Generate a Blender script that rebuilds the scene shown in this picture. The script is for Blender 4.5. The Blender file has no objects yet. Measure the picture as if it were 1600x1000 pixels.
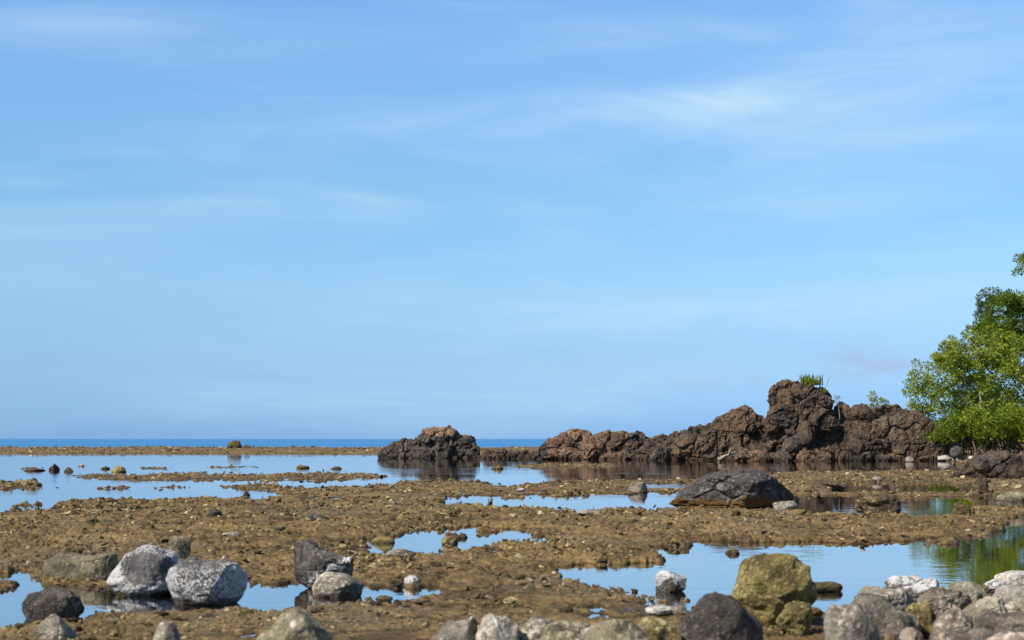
import bpy, bmesh, math, random
import numpy as np
from mathutils import Vector, Matrix

# ------------------------------------------------------------------ camera, sky, sun, exposure
sc = bpy.context.scene
COL = sc.collection
CAM_H = 1.5                      # eye height above the still water
F = 2537.0                       # focal length in photo pixels (1600 wide)
HX, HY = 800.0, 686.0            # horizon row / centre column of the photo
cam_d = bpy.data.cameras.new('camera')
cam_d.sensor_width = 36.0
cam_d.lens = 36.0 * F / 1600.0
cam_d.shift_y = (HY - 500.0) / 1600.0
cam_d.clip_start = 0.1
cam_d.clip_end = 80000.0
cam_d.dof.use_dof = True
cam_d.dof.focus_distance = 65.0
cam_d.dof.aperture_fstop = 3.9
cam = bpy.data.objects.new('camera', cam_d)
COL.objects.link(cam)
cam.location = (0, 0, CAM_H)
cam.rotation_euler = (math.radians(90), 0, 0)
sc.camera = cam

sc.render.engine = 'CYCLES'
sc.cycles.use_denoising = True
sc.cycles.max_bounces = 6
sc.cycles.transparent_max_bounces = 8
sc.cycles.caustics_reflective = False
sc.cycles.caustics_refractive = False
sc.view_settings.view_transform = 'Standard'
sc.view_settings.look = 'None'
sc.view_settings.exposure = 0.3
sc.view_settings.gamma = 1.0
sc.view_settings.use_curve_mapping = False

SUN_AZ = Vector((-0.82, -0.57, 0)).normalized()
SUN_EL = math.radians(44)
SUN_DIR = Vector((SUN_AZ.x * math.cos(SUN_EL), SUN_AZ.y * math.cos(SUN_EL), math.sin(SUN_EL)))
sun_d = bpy.data.lights.new('sun', 'SUN')
sun_d.energy = 5.0
sun_d.angle = math.radians(0.55)
sun_d.color = (1.0, 0.94, 0.84)
sun = bpy.data.objects.new('sun', sun_d)
COL.objects.link(sun)
sun.rotation_euler = SUN_DIR.to_track_quat('Z', 'Y').to_euler()


class NT:
    """tiny node-tree writer"""
    def __init__(self, tree):
        self.t = tree
        self.n = tree.nodes
        self.n.clear()

    def add(self, typ, **kw):
        nd = self.n.new(typ)
        ins = kw.pop('ins', {})
        for k, v in kw.items():
            setattr(nd, k, v)
        for k, v in ins.items():
            s = nd.inputs[k]
            if isinstance(v, bpy.types.NodeSocket):
                self.t.links.new(v, s)
            else:
                if isinstance(v, tuple) and s.type == 'RGBA' and len(v) == 3:
                    v = v + (1.0,)
                s.default_value = v
        return nd

    def math(self, op, a, b=0.0, c=0.0, clamp=False):
        return self.add('ShaderNodeMath', operation=op, use_clamp=clamp, ins={0: a, 1: b, 2: c}).outputs[0]

    def mix(self, f, a, b, blend='MIX'):
        m = self.add('ShaderNodeMix', data_type='RGBA', blend_type=blend)
        for k, v in ((0, f), (6, a), (7, b)):
            if isinstance(v, bpy.types.NodeSocket):
                self.t.links.new(v, m.inputs[k])
            else:
                if isinstance(v, tuple) and len(v) == 3:
                    v = v + (1.0,)
                m.inputs[k].default_value = v
        return m.outputs[2]

    def ramp(self, f, lo, hi, smooth=True):
        return self.add('ShaderNodeMapRange', interpolation_type='SMOOTHSTEP' if smooth else 'LINEAR',
                        ins={0: f, 1: lo, 2: hi, 3: 0.0, 4: 1.0}).outputs[0]

    def noise(self, vec, scale, detail=4.0, rough=0.55, dist=0.0):
        return self.add('ShaderNodeTexNoise', ins={'Vector': vec, 'Scale': scale, 'Detail': detail,
                                                   'Roughness': rough, 'Distortion': dist}).outputs['Fac']

    def voro(self, vec, scale, feature='F1', rnd=1.0):
        return self.add('ShaderNodeTexVoronoi', feature=feature,
                        ins={'Vector': vec, 'Scale': scale, 'Randomness': rnd}).outputs['Distance']

    def scaled(self, vec, s, rot=(0, 0, 0), loc=(0, 0, 0)):
        return self.add('ShaderNodeMapping', ins={'Vector': vec, 'Scale': s, 'Rotation': rot, 'Location': loc}).outputs[0]


def build_world():
    w = bpy.data.worlds.new('World')
    sc.world = w
    w.use_nodes = True
    t = NT(w.node_tree)
    sky = t.add('ShaderNodeTexSky', sky_type='NISHITA', sun_disc=False)
    sky.sun_elevation = SUN_EL
    sky.sun_rotation = math.atan2(SUN_DIR.x, SUN_DIR.y)
    sky.altitude = 0.0
    sky.air_density = 1.0
    sky.dust_density = 0.3
    sky.ozone_density = 2.0
    d = t.add('ShaderNodeTexCoord').outputs['Generated']
    sep = t.add('ShaderNodeSeparateXYZ', ins={0: d})
    X, Y, Z = sep.outputs
    # clear maritime air: tint of the Nishita sky by elevation, the same all the way round
    cr = t.add('ShaderNodeValToRGB', ins={0: t.math('ABSOLUTE', Z)})
    el = cr.color_ramp.elements
    SKY_T = [(0.000, (0.389, 0.824, 1.927)), (0.048, (0.598, 0.905, 1.514)), (0.091, (0.818, 1.126, 1.508)), (0.149, (0.890, 1.269, 1.541)), (0.205, (1.084, 1.452, 1.749)), (0.257, (1.200, 1.570, 1.880)), (0.480, (0.900, 1.000, 1.100)), (1.000, (0.850, 0.900, 0.950))]
    while len(el) < len(SKY_T):
        el.new(0.5)
    for e, (p, c) in zip(el, SKY_T):
        e.position = p
        e.color = tuple(v / 3.0 for v in c) + (1,)
    base = t.mix(1.0, sky.outputs[0], t.mix(1.0, cr.outputs[0], (3.0, 3.0, 3.0), 'MULTIPLY'), 'MULTIPLY')
    # thin cirrus: noise on the direction sphere, stretched into level streaks
    v1 = t.scaled(d, (1.7, 1.7, 13.0), (0.0, 0.05, 0.3))
    v2 = t.scaled(d, (4.5, 4.5, 46.0), (0.0, -0.09, 0.0), (3.1, 0.4, 1.7))
    broad = t.ramp(t.noise(v1, 1.5, 5, 0.55, 0.6), 0.42, 0.78)
    fine = t.ramp(t.noise(v2, 1.0, 7, 0.62, 1.2), 0.45, 0.85)
    veil = t.math('ADD', t.math('MULTIPLY', broad, 0.30), t.math('MULTIPLY', t.math('MULTIPLY', broad, fine), 0.34))

    # single wisps: (azimuth x/y, elevation z, half width, half height, slope, strength)
    az = t.math('DIVIDE', X, t.math('MAXIMUM', Y, 0.05))
    ez = t.math('DIVIDE', Z, t.math('MAXIMUM', Y, 0.05))
    wv = t.scaled(d, (7.0, 7.0, 38.0), (0.0, -0.10, 0.0))
    wn = t.ramp(t.noise(wv, 1.0, 6, 0.55, 0.7), 0.22, 0.78)
    total = veil

    def wisp(px, py, hw, hh, slope, amt):
        nonlocal total
        ax, ay = (px - HX) / F, (HY - py) / F
        dx = t.math('SUBTRACT', az, ax)
        dy = t.math('SUBTRACT', t.math('SUBTRACT', ez, ay), t.math('MULTIPLY', dx, slope))
        a = t.math('POWER', t.math('DIVIDE', dx, hw / F), 2.0)
        b = t.math('POWER', t.math('DIVIDE', dy, hh / F), 2.0)
        g = t.math('EXPONENT', t.math('MULTIPLY', t.math('ADD', a, b), -1.0))
        total = t.math('ADD', total, t.math('MULTIPLY', t.math('MULTIPLY', g, wn), amt))
    wisp(1095, 156, 210, 26, 0.03, 0.70)
    wisp(1010, 180, 90, 12, -0.06, 0.30)
    wisp(1450, 120, 380, 100, 0.08, 0.55)
    wisp(1300, 235, 420, 60, 0.06, 0.28)
    wisp(900, 60, 500, 40, 0.03, 0.22)
    wisp(660, 205, 380, 36, 0.04, 0.40)
    wisp(1310, 315, 230, 32, 0.12, 0.40)
    wisp(560, 308, 90, 9, -0.12, 0.30)
    wisp(130, 35, 170, 26, 0.02, 0.34)
    wisp(20, 275, 100, 18, -0.05, 0.34)
    wisp(880, 330, 60, 8, 0.0, 0.20)
    wisp(1200, 480, 560, 60, 0.02, 0.42)
    wisp(330, 245, 190, 12, -0.05, 0.20)
    cloud = t.math('MINIMUM', total, 0.9)
    lit = t.mix(cloud, base, (6.2, 8.6, 10.3))
    # two low shreds of cumulus over the point, seen through hazy air
    total = 0.0
    cn = t.ramp(t.noise(t.scaled(d, (26, 26, 60)), 1.0, 6, 0.6, 0.4), 0.42, 0.62)
    low = None
    for px, py, hw, hh, amt in ((1345, 568, 52, 24, 1.0), (1060, 598, 85, 11, 0.7), (1170, 595, 30, 11, 0.6), (1405, 574, 40, 12, 0.8)):
        a = t.math('POWER', t.math('DIVIDE', t.math('SUBTRACT', az, (px - HX) / F), hw / F), 2.0)
        b = t.math('POWER', t.math('DIVIDE', t.math('SUBTRACT', ez, (HY - py) / F), hh / F), 2.0)
        g = t.math('MULTIPLY', t.math('EXPONENT', t.math('MULTIPLY', t.math('ADD', a, b), -1.0)), amt)
        low = g if low is None else t.math('ADD', low, g)
    out = t.mix(t.math('MULTIPLY', low, cn), lit, (4.15, 6.0, 8.75))
    bg = t.add('ShaderNodeBackground', ins={0: out, 1: 0.078})
    o = t.add('ShaderNodeOutputWorld')
    t.t.links.new(bg.outputs[0], o.inputs[0])


build_world()

# ------------------------------------------------------------------ helpers
rng = np.random.default_rng(7)
random.seed(7)
_perm = np.random.default_rng(11).permutation(256).astype(np.int32)
_perm = np.concatenate([_perm, _perm, _perm])
_g3 = np.random.default_rng(12).normal(size=(256, 3)).astype(np.float32)
_g3 /= np.linalg.norm(_g3, axis=1)[:, None]
_g3 *= 1.5
_a2 = np.random.default_rng(13).uniform(0, 2 * math.pi, 256)
_g2 = np.stack([np.cos(_a2), np.sin(_a2)], 1).astype(np.float32) * 1.42


def pn2(x, y):
    xi = np.floor(x); yi = np.floor(y)
    xf = (x - xi).astype(np.float32); yf = (y - yi).astype(np.float32)
    xi = xi.astype(np.int64) & 255; yi = yi.astype(np.int64) & 255
    u = xf * xf * xf * (xf * (xf * 6 - 15) + 10)
    v = yf * yf * yf * (yf * (yf * 6 - 15) + 10)
    def g(a, b, dx, dy):
        h = _g2[_perm[_perm[a] + b] & 255]
        return h[..., 0] * dx + h[..., 1] * dy
    n00 = g(xi, yi, xf, yf); n10 = g(xi + 1, yi, xf - 1, yf)
    n01 = g(xi, yi + 1, xf, yf - 1); n11 = g(xi + 1, yi + 1, xf - 1, yf - 1)
    a = n00 + u * (n10 - n00); b = n01 + u * (n11 - n01)
    return a + v * (b - a)


def fbm2(x, y, octv=4, lac=2.03, gain=0.5):
    s = 0; a = 1.0; tot = 0
    for i in range(octv):
        s = s + a * pn2(x + 17.3 * i, y - 9.1 * i); tot += a
        x = x * lac; y = y * lac; a *= gain
    return s / tot


def pn3(p):
    i = np.floor(p); f = (p - i).astype(np.float32); i = i.astype(np.int64) & 255
    u = f * f * f * (f * (f * 6 - 15) + 10)
    r = 0
    for dx in (0, 1):
        wx = u[:, 0] if dx else 1 - u[:, 0]
        for dy in (0, 1):
            wy = u[:, 1] if dy else 1 - u[:, 1]
            for dz in (0, 1):
                wz = u[:, 2] if dz else 1 - u[:, 2]
                h = _g3[_perm[_perm[_perm[i[:, 0] + dx] + i[:, 1] + dy] + i[:, 2] + dz] & 255]
                r = r + wx * wy * wz * (h[:, 0] * (f[:, 0] - dx) + h[:, 1] * (f[:, 1] - dy) + h[:, 2] * (f[:, 2] - dz))
    return r


def fbm3(p, octv=4, gain=0.5, ridged=False):
    s = 0; a = 1.0; tot = 0
    for k in range(octv):
        n = pn3(p + 13.7 * k)
        if ridged:
            n = 1 - 2 * np.abs(n)
        s = s + a * n; tot += a
        p = p * 2.03; a *= gain
    return s / tot


def worley3(p):
    i = np.floor(p).astype(np.int64); best = np.full(len(p), 9.0); sec = best.copy()
    for dx in (-1, 0, 1):
        for dy in (-1, 0, 1):
            for dz in (-1, 0, 1):
                c = i + np.array([dx, dy, dz]); m = c & 255
                h = _perm[_perm[_perm[m[:, 0]] + m[:, 1]] + m[:, 2]] & 255
                q = c + 0.5 + _g3[h] * 0.3
                dd = ((q - p) ** 2).sum(1)
                sec = np.minimum(sec, np.maximum(best, dd)); best = np.minimum(best, dd)
    return np.sqrt(best), np.sqrt(sec)


def blocks3(p, tilt=0.6):
    """angular broken-block relief: every cell is a tilted flat"""
    i = np.floor(p).astype(np.int64); best = np.full(len(p), 9.0); val = np.zeros(len(p))
    for dx in (-1, 0, 1):
        for dy in (-1, 0, 1):
            for dz in (-1, 0, 1):
                c = i + np.array([dx, dy, dz]); m = c & 255
                h = _perm[_perm[_perm[m[:, 0]] + m[:, 1]] + m[:, 2]] & 255
                v = p - (c + 0.5 + _g3[h] * 0.3)
                dd = (v ** 2).sum(1)
                k = (_g3[(h * 7 + 3) & 255] * v).sum(1) * tilt + (h / 255.0 - 0.5)
                nb = dd < best
                val = np.where(nb, k, val); best = np.minimum(best, dd)
    return val


def smooth(a, b, x):
    t = np.clip((x - a) / (b - a), 0, 1)
    return t * t * (3 - 2 * t)


def at(px, py, z=0.0):
    """a point of the place on the level z, from where the photo shows it"""
    Y = (CAM_H - z) * F / (py - HY)
    return Vector(((px - HX) / F * Y, Y, z))


def atd(px, py, Y):
    return Vector(((px - HX) / F * Y, Y, CAM_H - (py - HY) / F * Y))


def mesh_from(name, verts, faces, smooth_sh=True):
    me = bpy.data.meshes.new(name)
    verts = np.ascontiguousarray(verts, dtype=np.float32)
    faces = np.ascontiguousarray(faces, dtype=np.int32)
    k = faces.shape[1]
    me.vertices.add(len(verts)); me.vertices.foreach_set('co', verts.ravel())
    me.loops.add(faces.size); me.loops.foreach_set('vertex_index', faces.ravel())
    me.polygons.add(len(faces))
    me.polygons.foreach_set('loop_start', np.arange(0, faces.size, k, dtype=np.int32))
    me.polygons.foreach_set('use_smooth', np.full(len(faces), smooth_sh))
    me.update(calc_edges=True)
    return me


def attr(me, name, vals):
    a = me.attributes.new(name, 'FLOAT', 'POINT')
    a.data.foreach_set('value', np.ascontiguousarray(vals, dtype=np.float32))


def link(name, me, mat=None, parent=None, loc=None):
    o = bpy.data.objects.new(name, me)
    COL.objects.link(o)
    if mat is not None:
        me.materials.clear(); me.materials.append(mat)
    if parent is not None:
        o.parent = parent
    if loc is not None:
        o.location = loc
    return o


def tag(o, label=None, cat=None, group=None, kind=None):
    if label: o['label'] = label
    if cat: o['category'] = cat
    if group: o['group'] = group
    if kind: o['kind'] = kind
    return o


# ------------------------------------------------------------------ materials
def new_mat(name):
    m = bpy.data.materials.new(name)
    m.use_nodes = True
    return m, NT(m.node_tree)


def finish(t, bsdf):
    o = t.add('ShaderNodeOutputMaterial')
    t.t.links.new(bsdf, o.inputs[0])


def rock_mat(name, c_dark, c_mid, c_light, scale=3.0, bump=0.5, rough=0.85, crust=None, crust_scale=40.0,
             speck=0.0, speck_col=(0.6, 0.55, 0.5), vary=0.25, bscale=1.0, spec=0.3, contrast=1.0, patches=(), tide=0.05):
    m, t = new_mat(name)
    c_dark = tuple(v * 0.72 for v in c_dark); c_light = tuple(v * 1.30 for v in c_light)
    P = t.add('ShaderNodeTexCoord').outputs['Object']
    info = t.add('ShaderNodeObjectInfo')
    off = t.add('ShaderNodeVectorMath', operation='ADD',
                ins={0: P, 1: t.add('ShaderNodeVectorMath', operation='SCALE', ins={0: (31.0, 17.0, 23.0), 'Scale': info.outputs['Random']}).outputs[0]}).outputs[0]
    n1 = t.noise(off, scale, 6, 0.62, 0.4)
    n2 = t.noise(off, scale * 5.3, 6, 0.68)
    n3 = t.noise(off, scale * 0.45, 3, 0.5)
    w = 0.11 / contrast
    col = t.mix(t.ramp(n1, 0.5 - w, 0.5 + w), c_dark, c_mid)
    col = t.mix(t.ramp(t.math('ADD', t.math('MULTIPLY', n2, 0.65), t.math('MULTIPLY', n3, 0.35)), 0.5, 0.5 + w * 1.1), col, c_light)
    col = t.mix(t.ramp(n2, 0.30, 0.52), t.mix(0.5, col, c_dark), col)
    for k, (ps, lo, hi, amt, pc) in enumerate(patches):
        pv = t.scaled(off, (1, 1, 1), (0, 0, 0), (7.3 * k + 1, 3.1 * k, 5.7 * k))
        col = t.mix(t.math('MULTIPLY', t.ramp(t.noise(pv, ps, 5, 0.62, 0.5), lo, hi), amt), col, pc)
    n4 = t.noise(off, scale * 16.0, 4, 0.7)
    col = t.mix(t.math('MULTIPLY', t.ramp(n4, 0.52, 0.66), 0.32), col, c_light)
    col = t.mix(t.math('MULTIPLY', t.ramp(n4, 0.48, 0.34), 0.40), col, c_dark)
    if speck > 0:
        sv = t.voro(off, scale * 9.0)
        sm = t.math('MULTIPLY', t.ramp(t.math('SUBTRACT', 0.32, sv), 0.0, 0.12), t.ramp(t.noise(off, scale * 2.2, 2), 0.62 - speck, 0.72 - speck))
        col = t.mix(sm, col, speck_col)
    br = t.math('ADD', 1.0 - vary / 2, t.math('MULTIPLY', info.outputs['Random'], vary))
    col = t.mix(1.0, col, t.add('ShaderNodeCombineColor', ins={0: br, 1: br, 2: br}).outputs[0], 'MULTIPLY')
    if crust:
        at_ = t.add('ShaderNodeAttribute', attribute_name='crust').outputs['Fac']
        cn = t.noise(off, crust_scale, 5, 0.7)
        cv = t.voro(off, crust_scale * 0.8)
        cm = t.ramp(t.math('ADD', at_, t.math('MULTIPLY', t.math('SUBTRACT', t.math('ADD', t.math('MULTIPLY', cn, 0.7), t.math('MULTIPLY', t.math('SUBTRACT', 0.8, cv), 0.5)), 0.5), 1.5)), 0.36, 0.68)
        ccol = t.mix(t.ramp(n2, 0.35, 0.65), tuple(v * 0.68 for v in crust), crust)
        col = t.mix(cm, col, ccol)
    pz = t.add('ShaderNodeSeparateXYZ', ins={0: t.add('ShaderNodeNewGeometry').outputs['Position']}).outputs[2]
    damp = t.ramp(t.math('ADD', pz, t.math('MULTIPLY', t.math('SUBTRACT', n1, 0.5), tide * 2.2)), tide, tide * 0.45)
    col = t.mix(damp, col, t.mix(1.0, col, (0.50, 0.44, 0.36), 'MULTIPLY'))
    b1 = t.noise(off, scale * 6 * bscale, 8, 0.72)
    b2 = t.voro(off, scale * 9 * bscale)
    h = t.math('ADD', t.math('MULTIPLY', b1, 1.0), t.math('MULTIPLY', b2, 0.35))
    if crust:
        h = t.math('ADD', h, t.math('MULTIPLY', cm, 0.25))
    bp = t.add('ShaderNodeBump', ins={'Strength': bump, 'Distance': 0.20 / scale, 'Height': h})
    rg = t.math('SUBTRACT', t.math('ADD', rough - 0.12, t.math('MULTIPLY', n2, 0.24)), t.math('MULTIPLY', damp, 0.3))
    bs = t.add('ShaderNodeBsdfPrincipled', ins={'Base Color': col, 'Roughness': rg, 'Specular IOR Level': spec, 'Normal': bp.outputs[0]})
    finish(t, bs.outputs[0])
    return m


def reef_mat(name, world=True):
    """brown algae-covered reef flat: mud, turf algae and pale coral grit"""
    m, t = new_mat(name)
    geo = t.add('ShaderNodeNewGeometry')
    P = geo.outputs['Position']
    info = t.add('ShaderNodeObjectInfo').outputs['Random']
    Q = t.add('ShaderNodeVectorMath', operation='ADD',
              ins={0: P, 1: t.add('ShaderNodeVectorMath', operation='SCALE', ins={0: (5.0, 9.0, 7.0), 'Scale': info}).outputs[0]}).outputs[0]
    a = t.noise(Q, 0.55, 5, 0.55, 0.3)
    b = t.noise(Q, 3.2, 6, 0.62, 0.5)
    c = t.noise(Q, 17.0, 5, 0.65)
    e = t.noise(Q, 60.0, 3, 0.6)
    col = t.mix(t.ramp(b, 0.36, 0.62), (0.056, 0.035, 0.014), (0.200, 0.125, 0.048))
    col = t.mix(t.ramp(t.math('ADD', t.math('MULTIPLY', a, 0.5), t.math('MULTIPLY', c, 0.5)), 0.47, 0.66), col, (0.31, 0.212, 0.082))
    col = t.mix(t.math('MULTIPLY', t.ramp(t.math('ADD', t.math('MULTIPLY', c, 0.6), t.math('MULTIPLY', b, 0.4)), 0.56, 0.70), 0.75), col, (0.54, 0.41, 0.185))
    col = t.mix(t.math('MULTIPLY', t.ramp(e, 0.36, 0.50), 1.0), t.mix(0.45, col, (0.04, 0.026, 0.014)), col)
    col = t.mix(t.math('MULTIPLY', t.ramp(t.noise(Q, 0.9, 4, 0.6, 1.0), 0.62, 0.78), 0.35), col, (0.19, 0.085, 0.045))
    col = t.mix(t.math('MULTIPLY', t.ramp(t.noise(Q, 1.4, 4, 0.6, 1.0), 0.58, 0.72), 0.40), col, (0.185, 0.140, 0.042))
    col = t.mix(t.math('MULTIPLY', t.ramp(t.noise(Q, 0.28, 5, 0.6, 0.8), 0.52, 0.66), 0.50), col, t.mix(c, (0.105, 0.080, 0.052), (0.225, 0.175, 0.118)))
    col = t.mix(t.math('MULTIPLY', t.ramp(t.noise(Q, 0.75, 5, 0.65, 0.6), 0.56, 0.68), 0.55), col, t.mix(c, (0.035, 0.026, 0.012), (0.100, 0.072, 0.026)))
    if not world:
        # each coral fragment has a tone of its own
        r2 = t.math('FRACT', t.math('MULTIPLY', info, 7.31))
        pale = t.mix(t.ramp(c, 0.35, 0.65), (0.36, 0.26, 0.11), (0.62, 0.52, 0.31))
        col = t.mix(t.math('MULTIPLY', t.ramp(r2, 0.50, 1.0), 0.78), col, pale)
        dk = t.mix(t.ramp(c, 0.35, 0.65), (0.04, 0.028, 0.018), (0.11, 0.075, 0.045))
        col = t.mix(t.math('MULTIPLY', t.ramp(t.math('SUBTRACT', 0.35, r2), 0.0, 0.3), 0.8), col, dk)
    pz = t.add('ShaderNodeSeparateXYZ', ins={0: P}).outputs[2]
    damp = t.ramp(t.math('ADD', pz, t.math('MULTIPLY', t.math('SUBTRACT', c, 0.5), 0.05)), 0.028, 0.004)
    col = t.mix(damp, col, t.mix(1.0, col, (0.52, 0.48, 0.42), 'MULTIPLY'))
    h = t.math('ADD', t.math('MULTIPLY', t.noise(Q, 22.0, 8, 0.75), 1.0), t.math('MULTIPLY', t.voro(Q, 26.0), 0.4))
    bp = t.add('ShaderNodeBump', ins={'Strength': 0.75, 'Distance': 0.03, 'Height': h})
    wet = t.ramp(t.noise(Q, 0.8, 4, 0.6), 0.5, 0.66)
    rg = t.math('SUBTRACT', t.math('SUBTRACT', 0.9, t.math('MULTIPLY', wet, 0.18)), t.math('MULTIPLY', damp, 0.35))
    bs = t.add('ShaderNodeBsdfPrincipled', ins={'Base Color': col, 'Roughness': rg, 'Specular IOR Level': 0.25, 'Normal': bp.outputs[0]})
    finish(t, bs.outputs[0])
    return m


def water_mats():
    m, t = new_mat('still_pool_water')
    P = t.add('ShaderNodeNewGeometry').outputs['Position']
    patch = t.ramp(t.noise(t.scaled(P, (0.05, 0.09, 1)), 1.0, 3, 0.55, 0.4), 0.45, 0.62)
    r1 = t.noise(t.scaled(P, (1.0, 1.6, 1)), 2.0, 3, 0.5)
    r2 = t.noise(t.scaled(P, (0.7, 1.0, 1)), 0.35, 2, 0.5)
    hgt = t.math('ADD', t.math('MULTIPLY', r1, t.math('ADD', 0.0012, t.math('MULTIPLY', patch, 0.0045))), t.math('MULTIPLY', r2, 0.004))
    bp = t.add('ShaderNodeBump', ins={'Strength': 1.0, 'Distance': 1.0, 'Height': hgt})
    gl = t.add('ShaderNodeBsdfGlossy', ins={'Color': (0.97, 0.98, 1.0), 'Roughness': 0.012, 'Normal': bp.outputs[0]})
    tr = t.add('ShaderNodeBsdfTransparent', ins={0: (0.62, 0.66, 0.58)})
    fr = t.add('ShaderNodeFresnel', ins={'IOR': 1.333, 'Normal': bp.outputs[0]})
    mx = t.add('ShaderNodeMixShader', ins={0: t.math('POWER', fr.outputs[0], 0.48), 1: tr.outputs[0], 2: gl.outputs[0]})
    finish(t, mx.outputs[0])
    s, t = new_mat('open_sea_water')
    P = t.add('ShaderNodeNewGeometry').outputs['Position']
    h = t.math('ADD', t.math('MULTIPLY', t.noise(t.scaled(P, (0.10, 0.22, 1)), 1.0, 4, 0.6), 0.8),
               t.math('MULTIPLY', t.noise(t.scaled(P, (0.006, 0.02, 1)), 1.0, 3, 0.5), 2.5))
    bp = t.add('ShaderNodeBump', ins={'Strength': 0.6, 'Distance': 1.0, 'Height': h})
    gust = t.ramp(t.noise(t.scaled(P, (0.0015, 0.012, 1)), 1.0, 5, 0.65), 0.38, 0.62)
    deep = t.mix(gust, (0.018, 0.135, 0.320), (0.065, 0.240, 0.47))
    df = t.add('ShaderNodeBsdfDiffuse', ins={0: deep})
    gl = t.add('ShaderNodeBsdfGlossy', ins={'Color': (0.75, 0.85, 1), 'Roughness': 0.25, 'Normal': bp.outputs[0]})
    mx = t.add('ShaderNodeMixShader', ins={0: 0.22, 1: df.outputs[0], 2: gl.outputs[0]})
    finish(s.node_tree and t, mx.outputs[0])
    return m, s


def leaf_mat(name, c0, c1, c2, trans=0.35):
    m, t = new_mat(name)
    a = t.add('ShaderNodeAttribute', attribute_name='leaf_tone').outputs['Fac']
    P = t.add('ShaderNodeTexCoord').outputs['Object']
    n = t.noise(P, 0.9, 3, 0.6)
    f = t.math('ADD', t.math('MULTIPLY', a, 0.6), t.math('MULTIPLY', n, 0.4))
    col = t.mix(t.ramp(f, 0.12, 0.55), c0, c1)
    col = t.mix(t.ramp(f, 0.52, 0.85), col, c2)
    bs = t.add('ShaderNodeBsdfPrincipled', ins={'Base Color': col, 'Roughness': 0.55, 'Specular IOR Level': 0.2})
    tl = t.add('ShaderNodeBsdfTranslucent', ins={0: t.mix(0.5, col, (0.25, 0.34, 0.03))})
    mx = t.add('ShaderNodeMixShader', ins={0: trans, 1: bs.outputs[0], 2: tl.outputs[0]})
    finish(t, mx.outputs[0])
    return m


def bark_mat(name, c0, c1):
    m, t = new_mat(name)
    P = t.add('ShaderNodeTexCoord').outputs['Object']
    n = t.noise(t.scaled(P, (1, 1, 0.3)), 9.0, 5, 0.65)
    bp = t.add('ShaderNodeBump', ins={'Strength': 0.5, 'Distance': 0.03, 'Height': n})
    bs = t.add('ShaderNodeBsdfPrincipled', ins={'Base Color': t.mix(t.ramp(n, 0.35, 0.65), c0, c1), 'Roughness': 0.9, 'Normal': bp.outputs[0]})
    finish(t, bs.outputs[0])
    return m


M = {}
M['reef'] = reef_mat('reef_flat_mud')
M['rubble'] = reef_mat('coral_rubble', world=False)
M['pool'], M['sea'] = water_mats()
M['crag'] = rock_mat('volcanic_breccia', (0.034, 0.025, 0.019), (0.098, 0.060, 0.037), (0.172, 0.110, 0.066), 1.9, 0.8, speck=0.10, speck_col=(0.34, 0.24, 0.16), tide=0.32, vary=0.12, patches=((0.45, 0.52, 0.66, 0.5, (0.215, 0.122, 0.064)), (0.6, 0.54, 0.66, 0.6, (0.130, 0.115, 0.092)), (0.7, 0.50, 0.62, 0.8, (0.042, 0.032, 0.026)), (1.6, 0.61, 0.70, 0.6, (0.30, 0.20, 0.12))))
M['crag_red'] = rock_mat('rust_breccia', (0.070, 0.046, 0.031), (0.175, 0.102, 0.060), (0.280, 0.170, 0.100), 1.6, 0.8, crust=(0.055, 0.046, 0.042), crust_scale=2.2, tide=0.32, vary=0.12)
M['crag_grey'] = rock_mat('dark_lava', (0.038, 0.031, 0.025), (0.085, 0.066, 0.050), (0.160, 0.122, 0.088), 1.6, 0.8, crust=(0.30, 0.180, 0.112), crust_scale=2.2, tide=0.32, vary=0.12)
M['basalt'] = rock_mat('bare_basalt', (0.038, 0.033, 0.030), (0.075, 0.065, 0.058), (0.135, 0.118, 0.105), 2.0, 0.55, crust=(0.150, 0.078, 0.022), crust_scale=5.0, vary=0.2)
M['basalt_dk'] = rock_mat('black_basalt', (0.040, 0.032, 0.026), (0.086, 0.069, 0.055), (0.165, 0.135, 0.108), 5.0, 0.9, vary=0.2, speck=0.06, speck_col=(0.24, 0.20, 0.17))
M['barnacle'] = rock_mat('barnacled_boulder', (0.075, 0.068, 0.066), (0.145, 0.130, 0.124), (0.22, 0.195, 0.18), 3.5, 0.55, crust=(0.52, 0.50, 0.475), crust_scale=55.0, vary=0.1)
M['white_cap'] = rock_mat('guano_capped_stone', (0.06, 0.05, 0.042), (0.13, 0.11, 0.092), (0.21, 0.18, 0.145), 6.0, 0.5, crust=(0.60, 0.575, 0.54), crust_scale=16.0, vary=0.1)
M['grey'] = rock_mat('grey_beach_stone', (0.140, 0.115, 0.086), (0.275, 0.235, 0.178), (0.40, 0.35, 0.275), 4.5, 0.5, vary=0.3, crust=(0.66, 0.63, 0.58), crust_scale=10.0)
M['cream'] = rock_mat('cream_stone', (0.20, 0.165, 0.108), (0.36, 0.31, 0.215), (0.46, 0.41, 0.31), 4.5, 0.55, vary=0.25)
M['stone_dk'] = rock_mat('brown_grey_stone', (0.085, 0.068, 0.052), (0.175, 0.142, 0.108), (0.275, 0.230, 0.180), 4.5, 0.6, vary=0.3, crust=(0.6, 0.5, 0.42), crust_scale=10.0)
M['olive'] = rock_mat('olive_stone', (0.100, 0.083, 0.050), (0.220, 0.185, 0.112), (0.32, 0.275, 0.175), 4.5, 0.5, vary=0.25, crust=(0.64, 0.53, 0.43), crust_scale=12.0)
M['coral'] = rock_mat('yellow_dead_coral', (0.150, 0.105, 0.034), (0.330, 0.255, 0.090), (0.42, 0.35, 0.160), 4.0, 0.95, vary=0.2, bscale=1.2, crust=(0.145, 0.125, 0.022), crust_scale=6.0)
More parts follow.
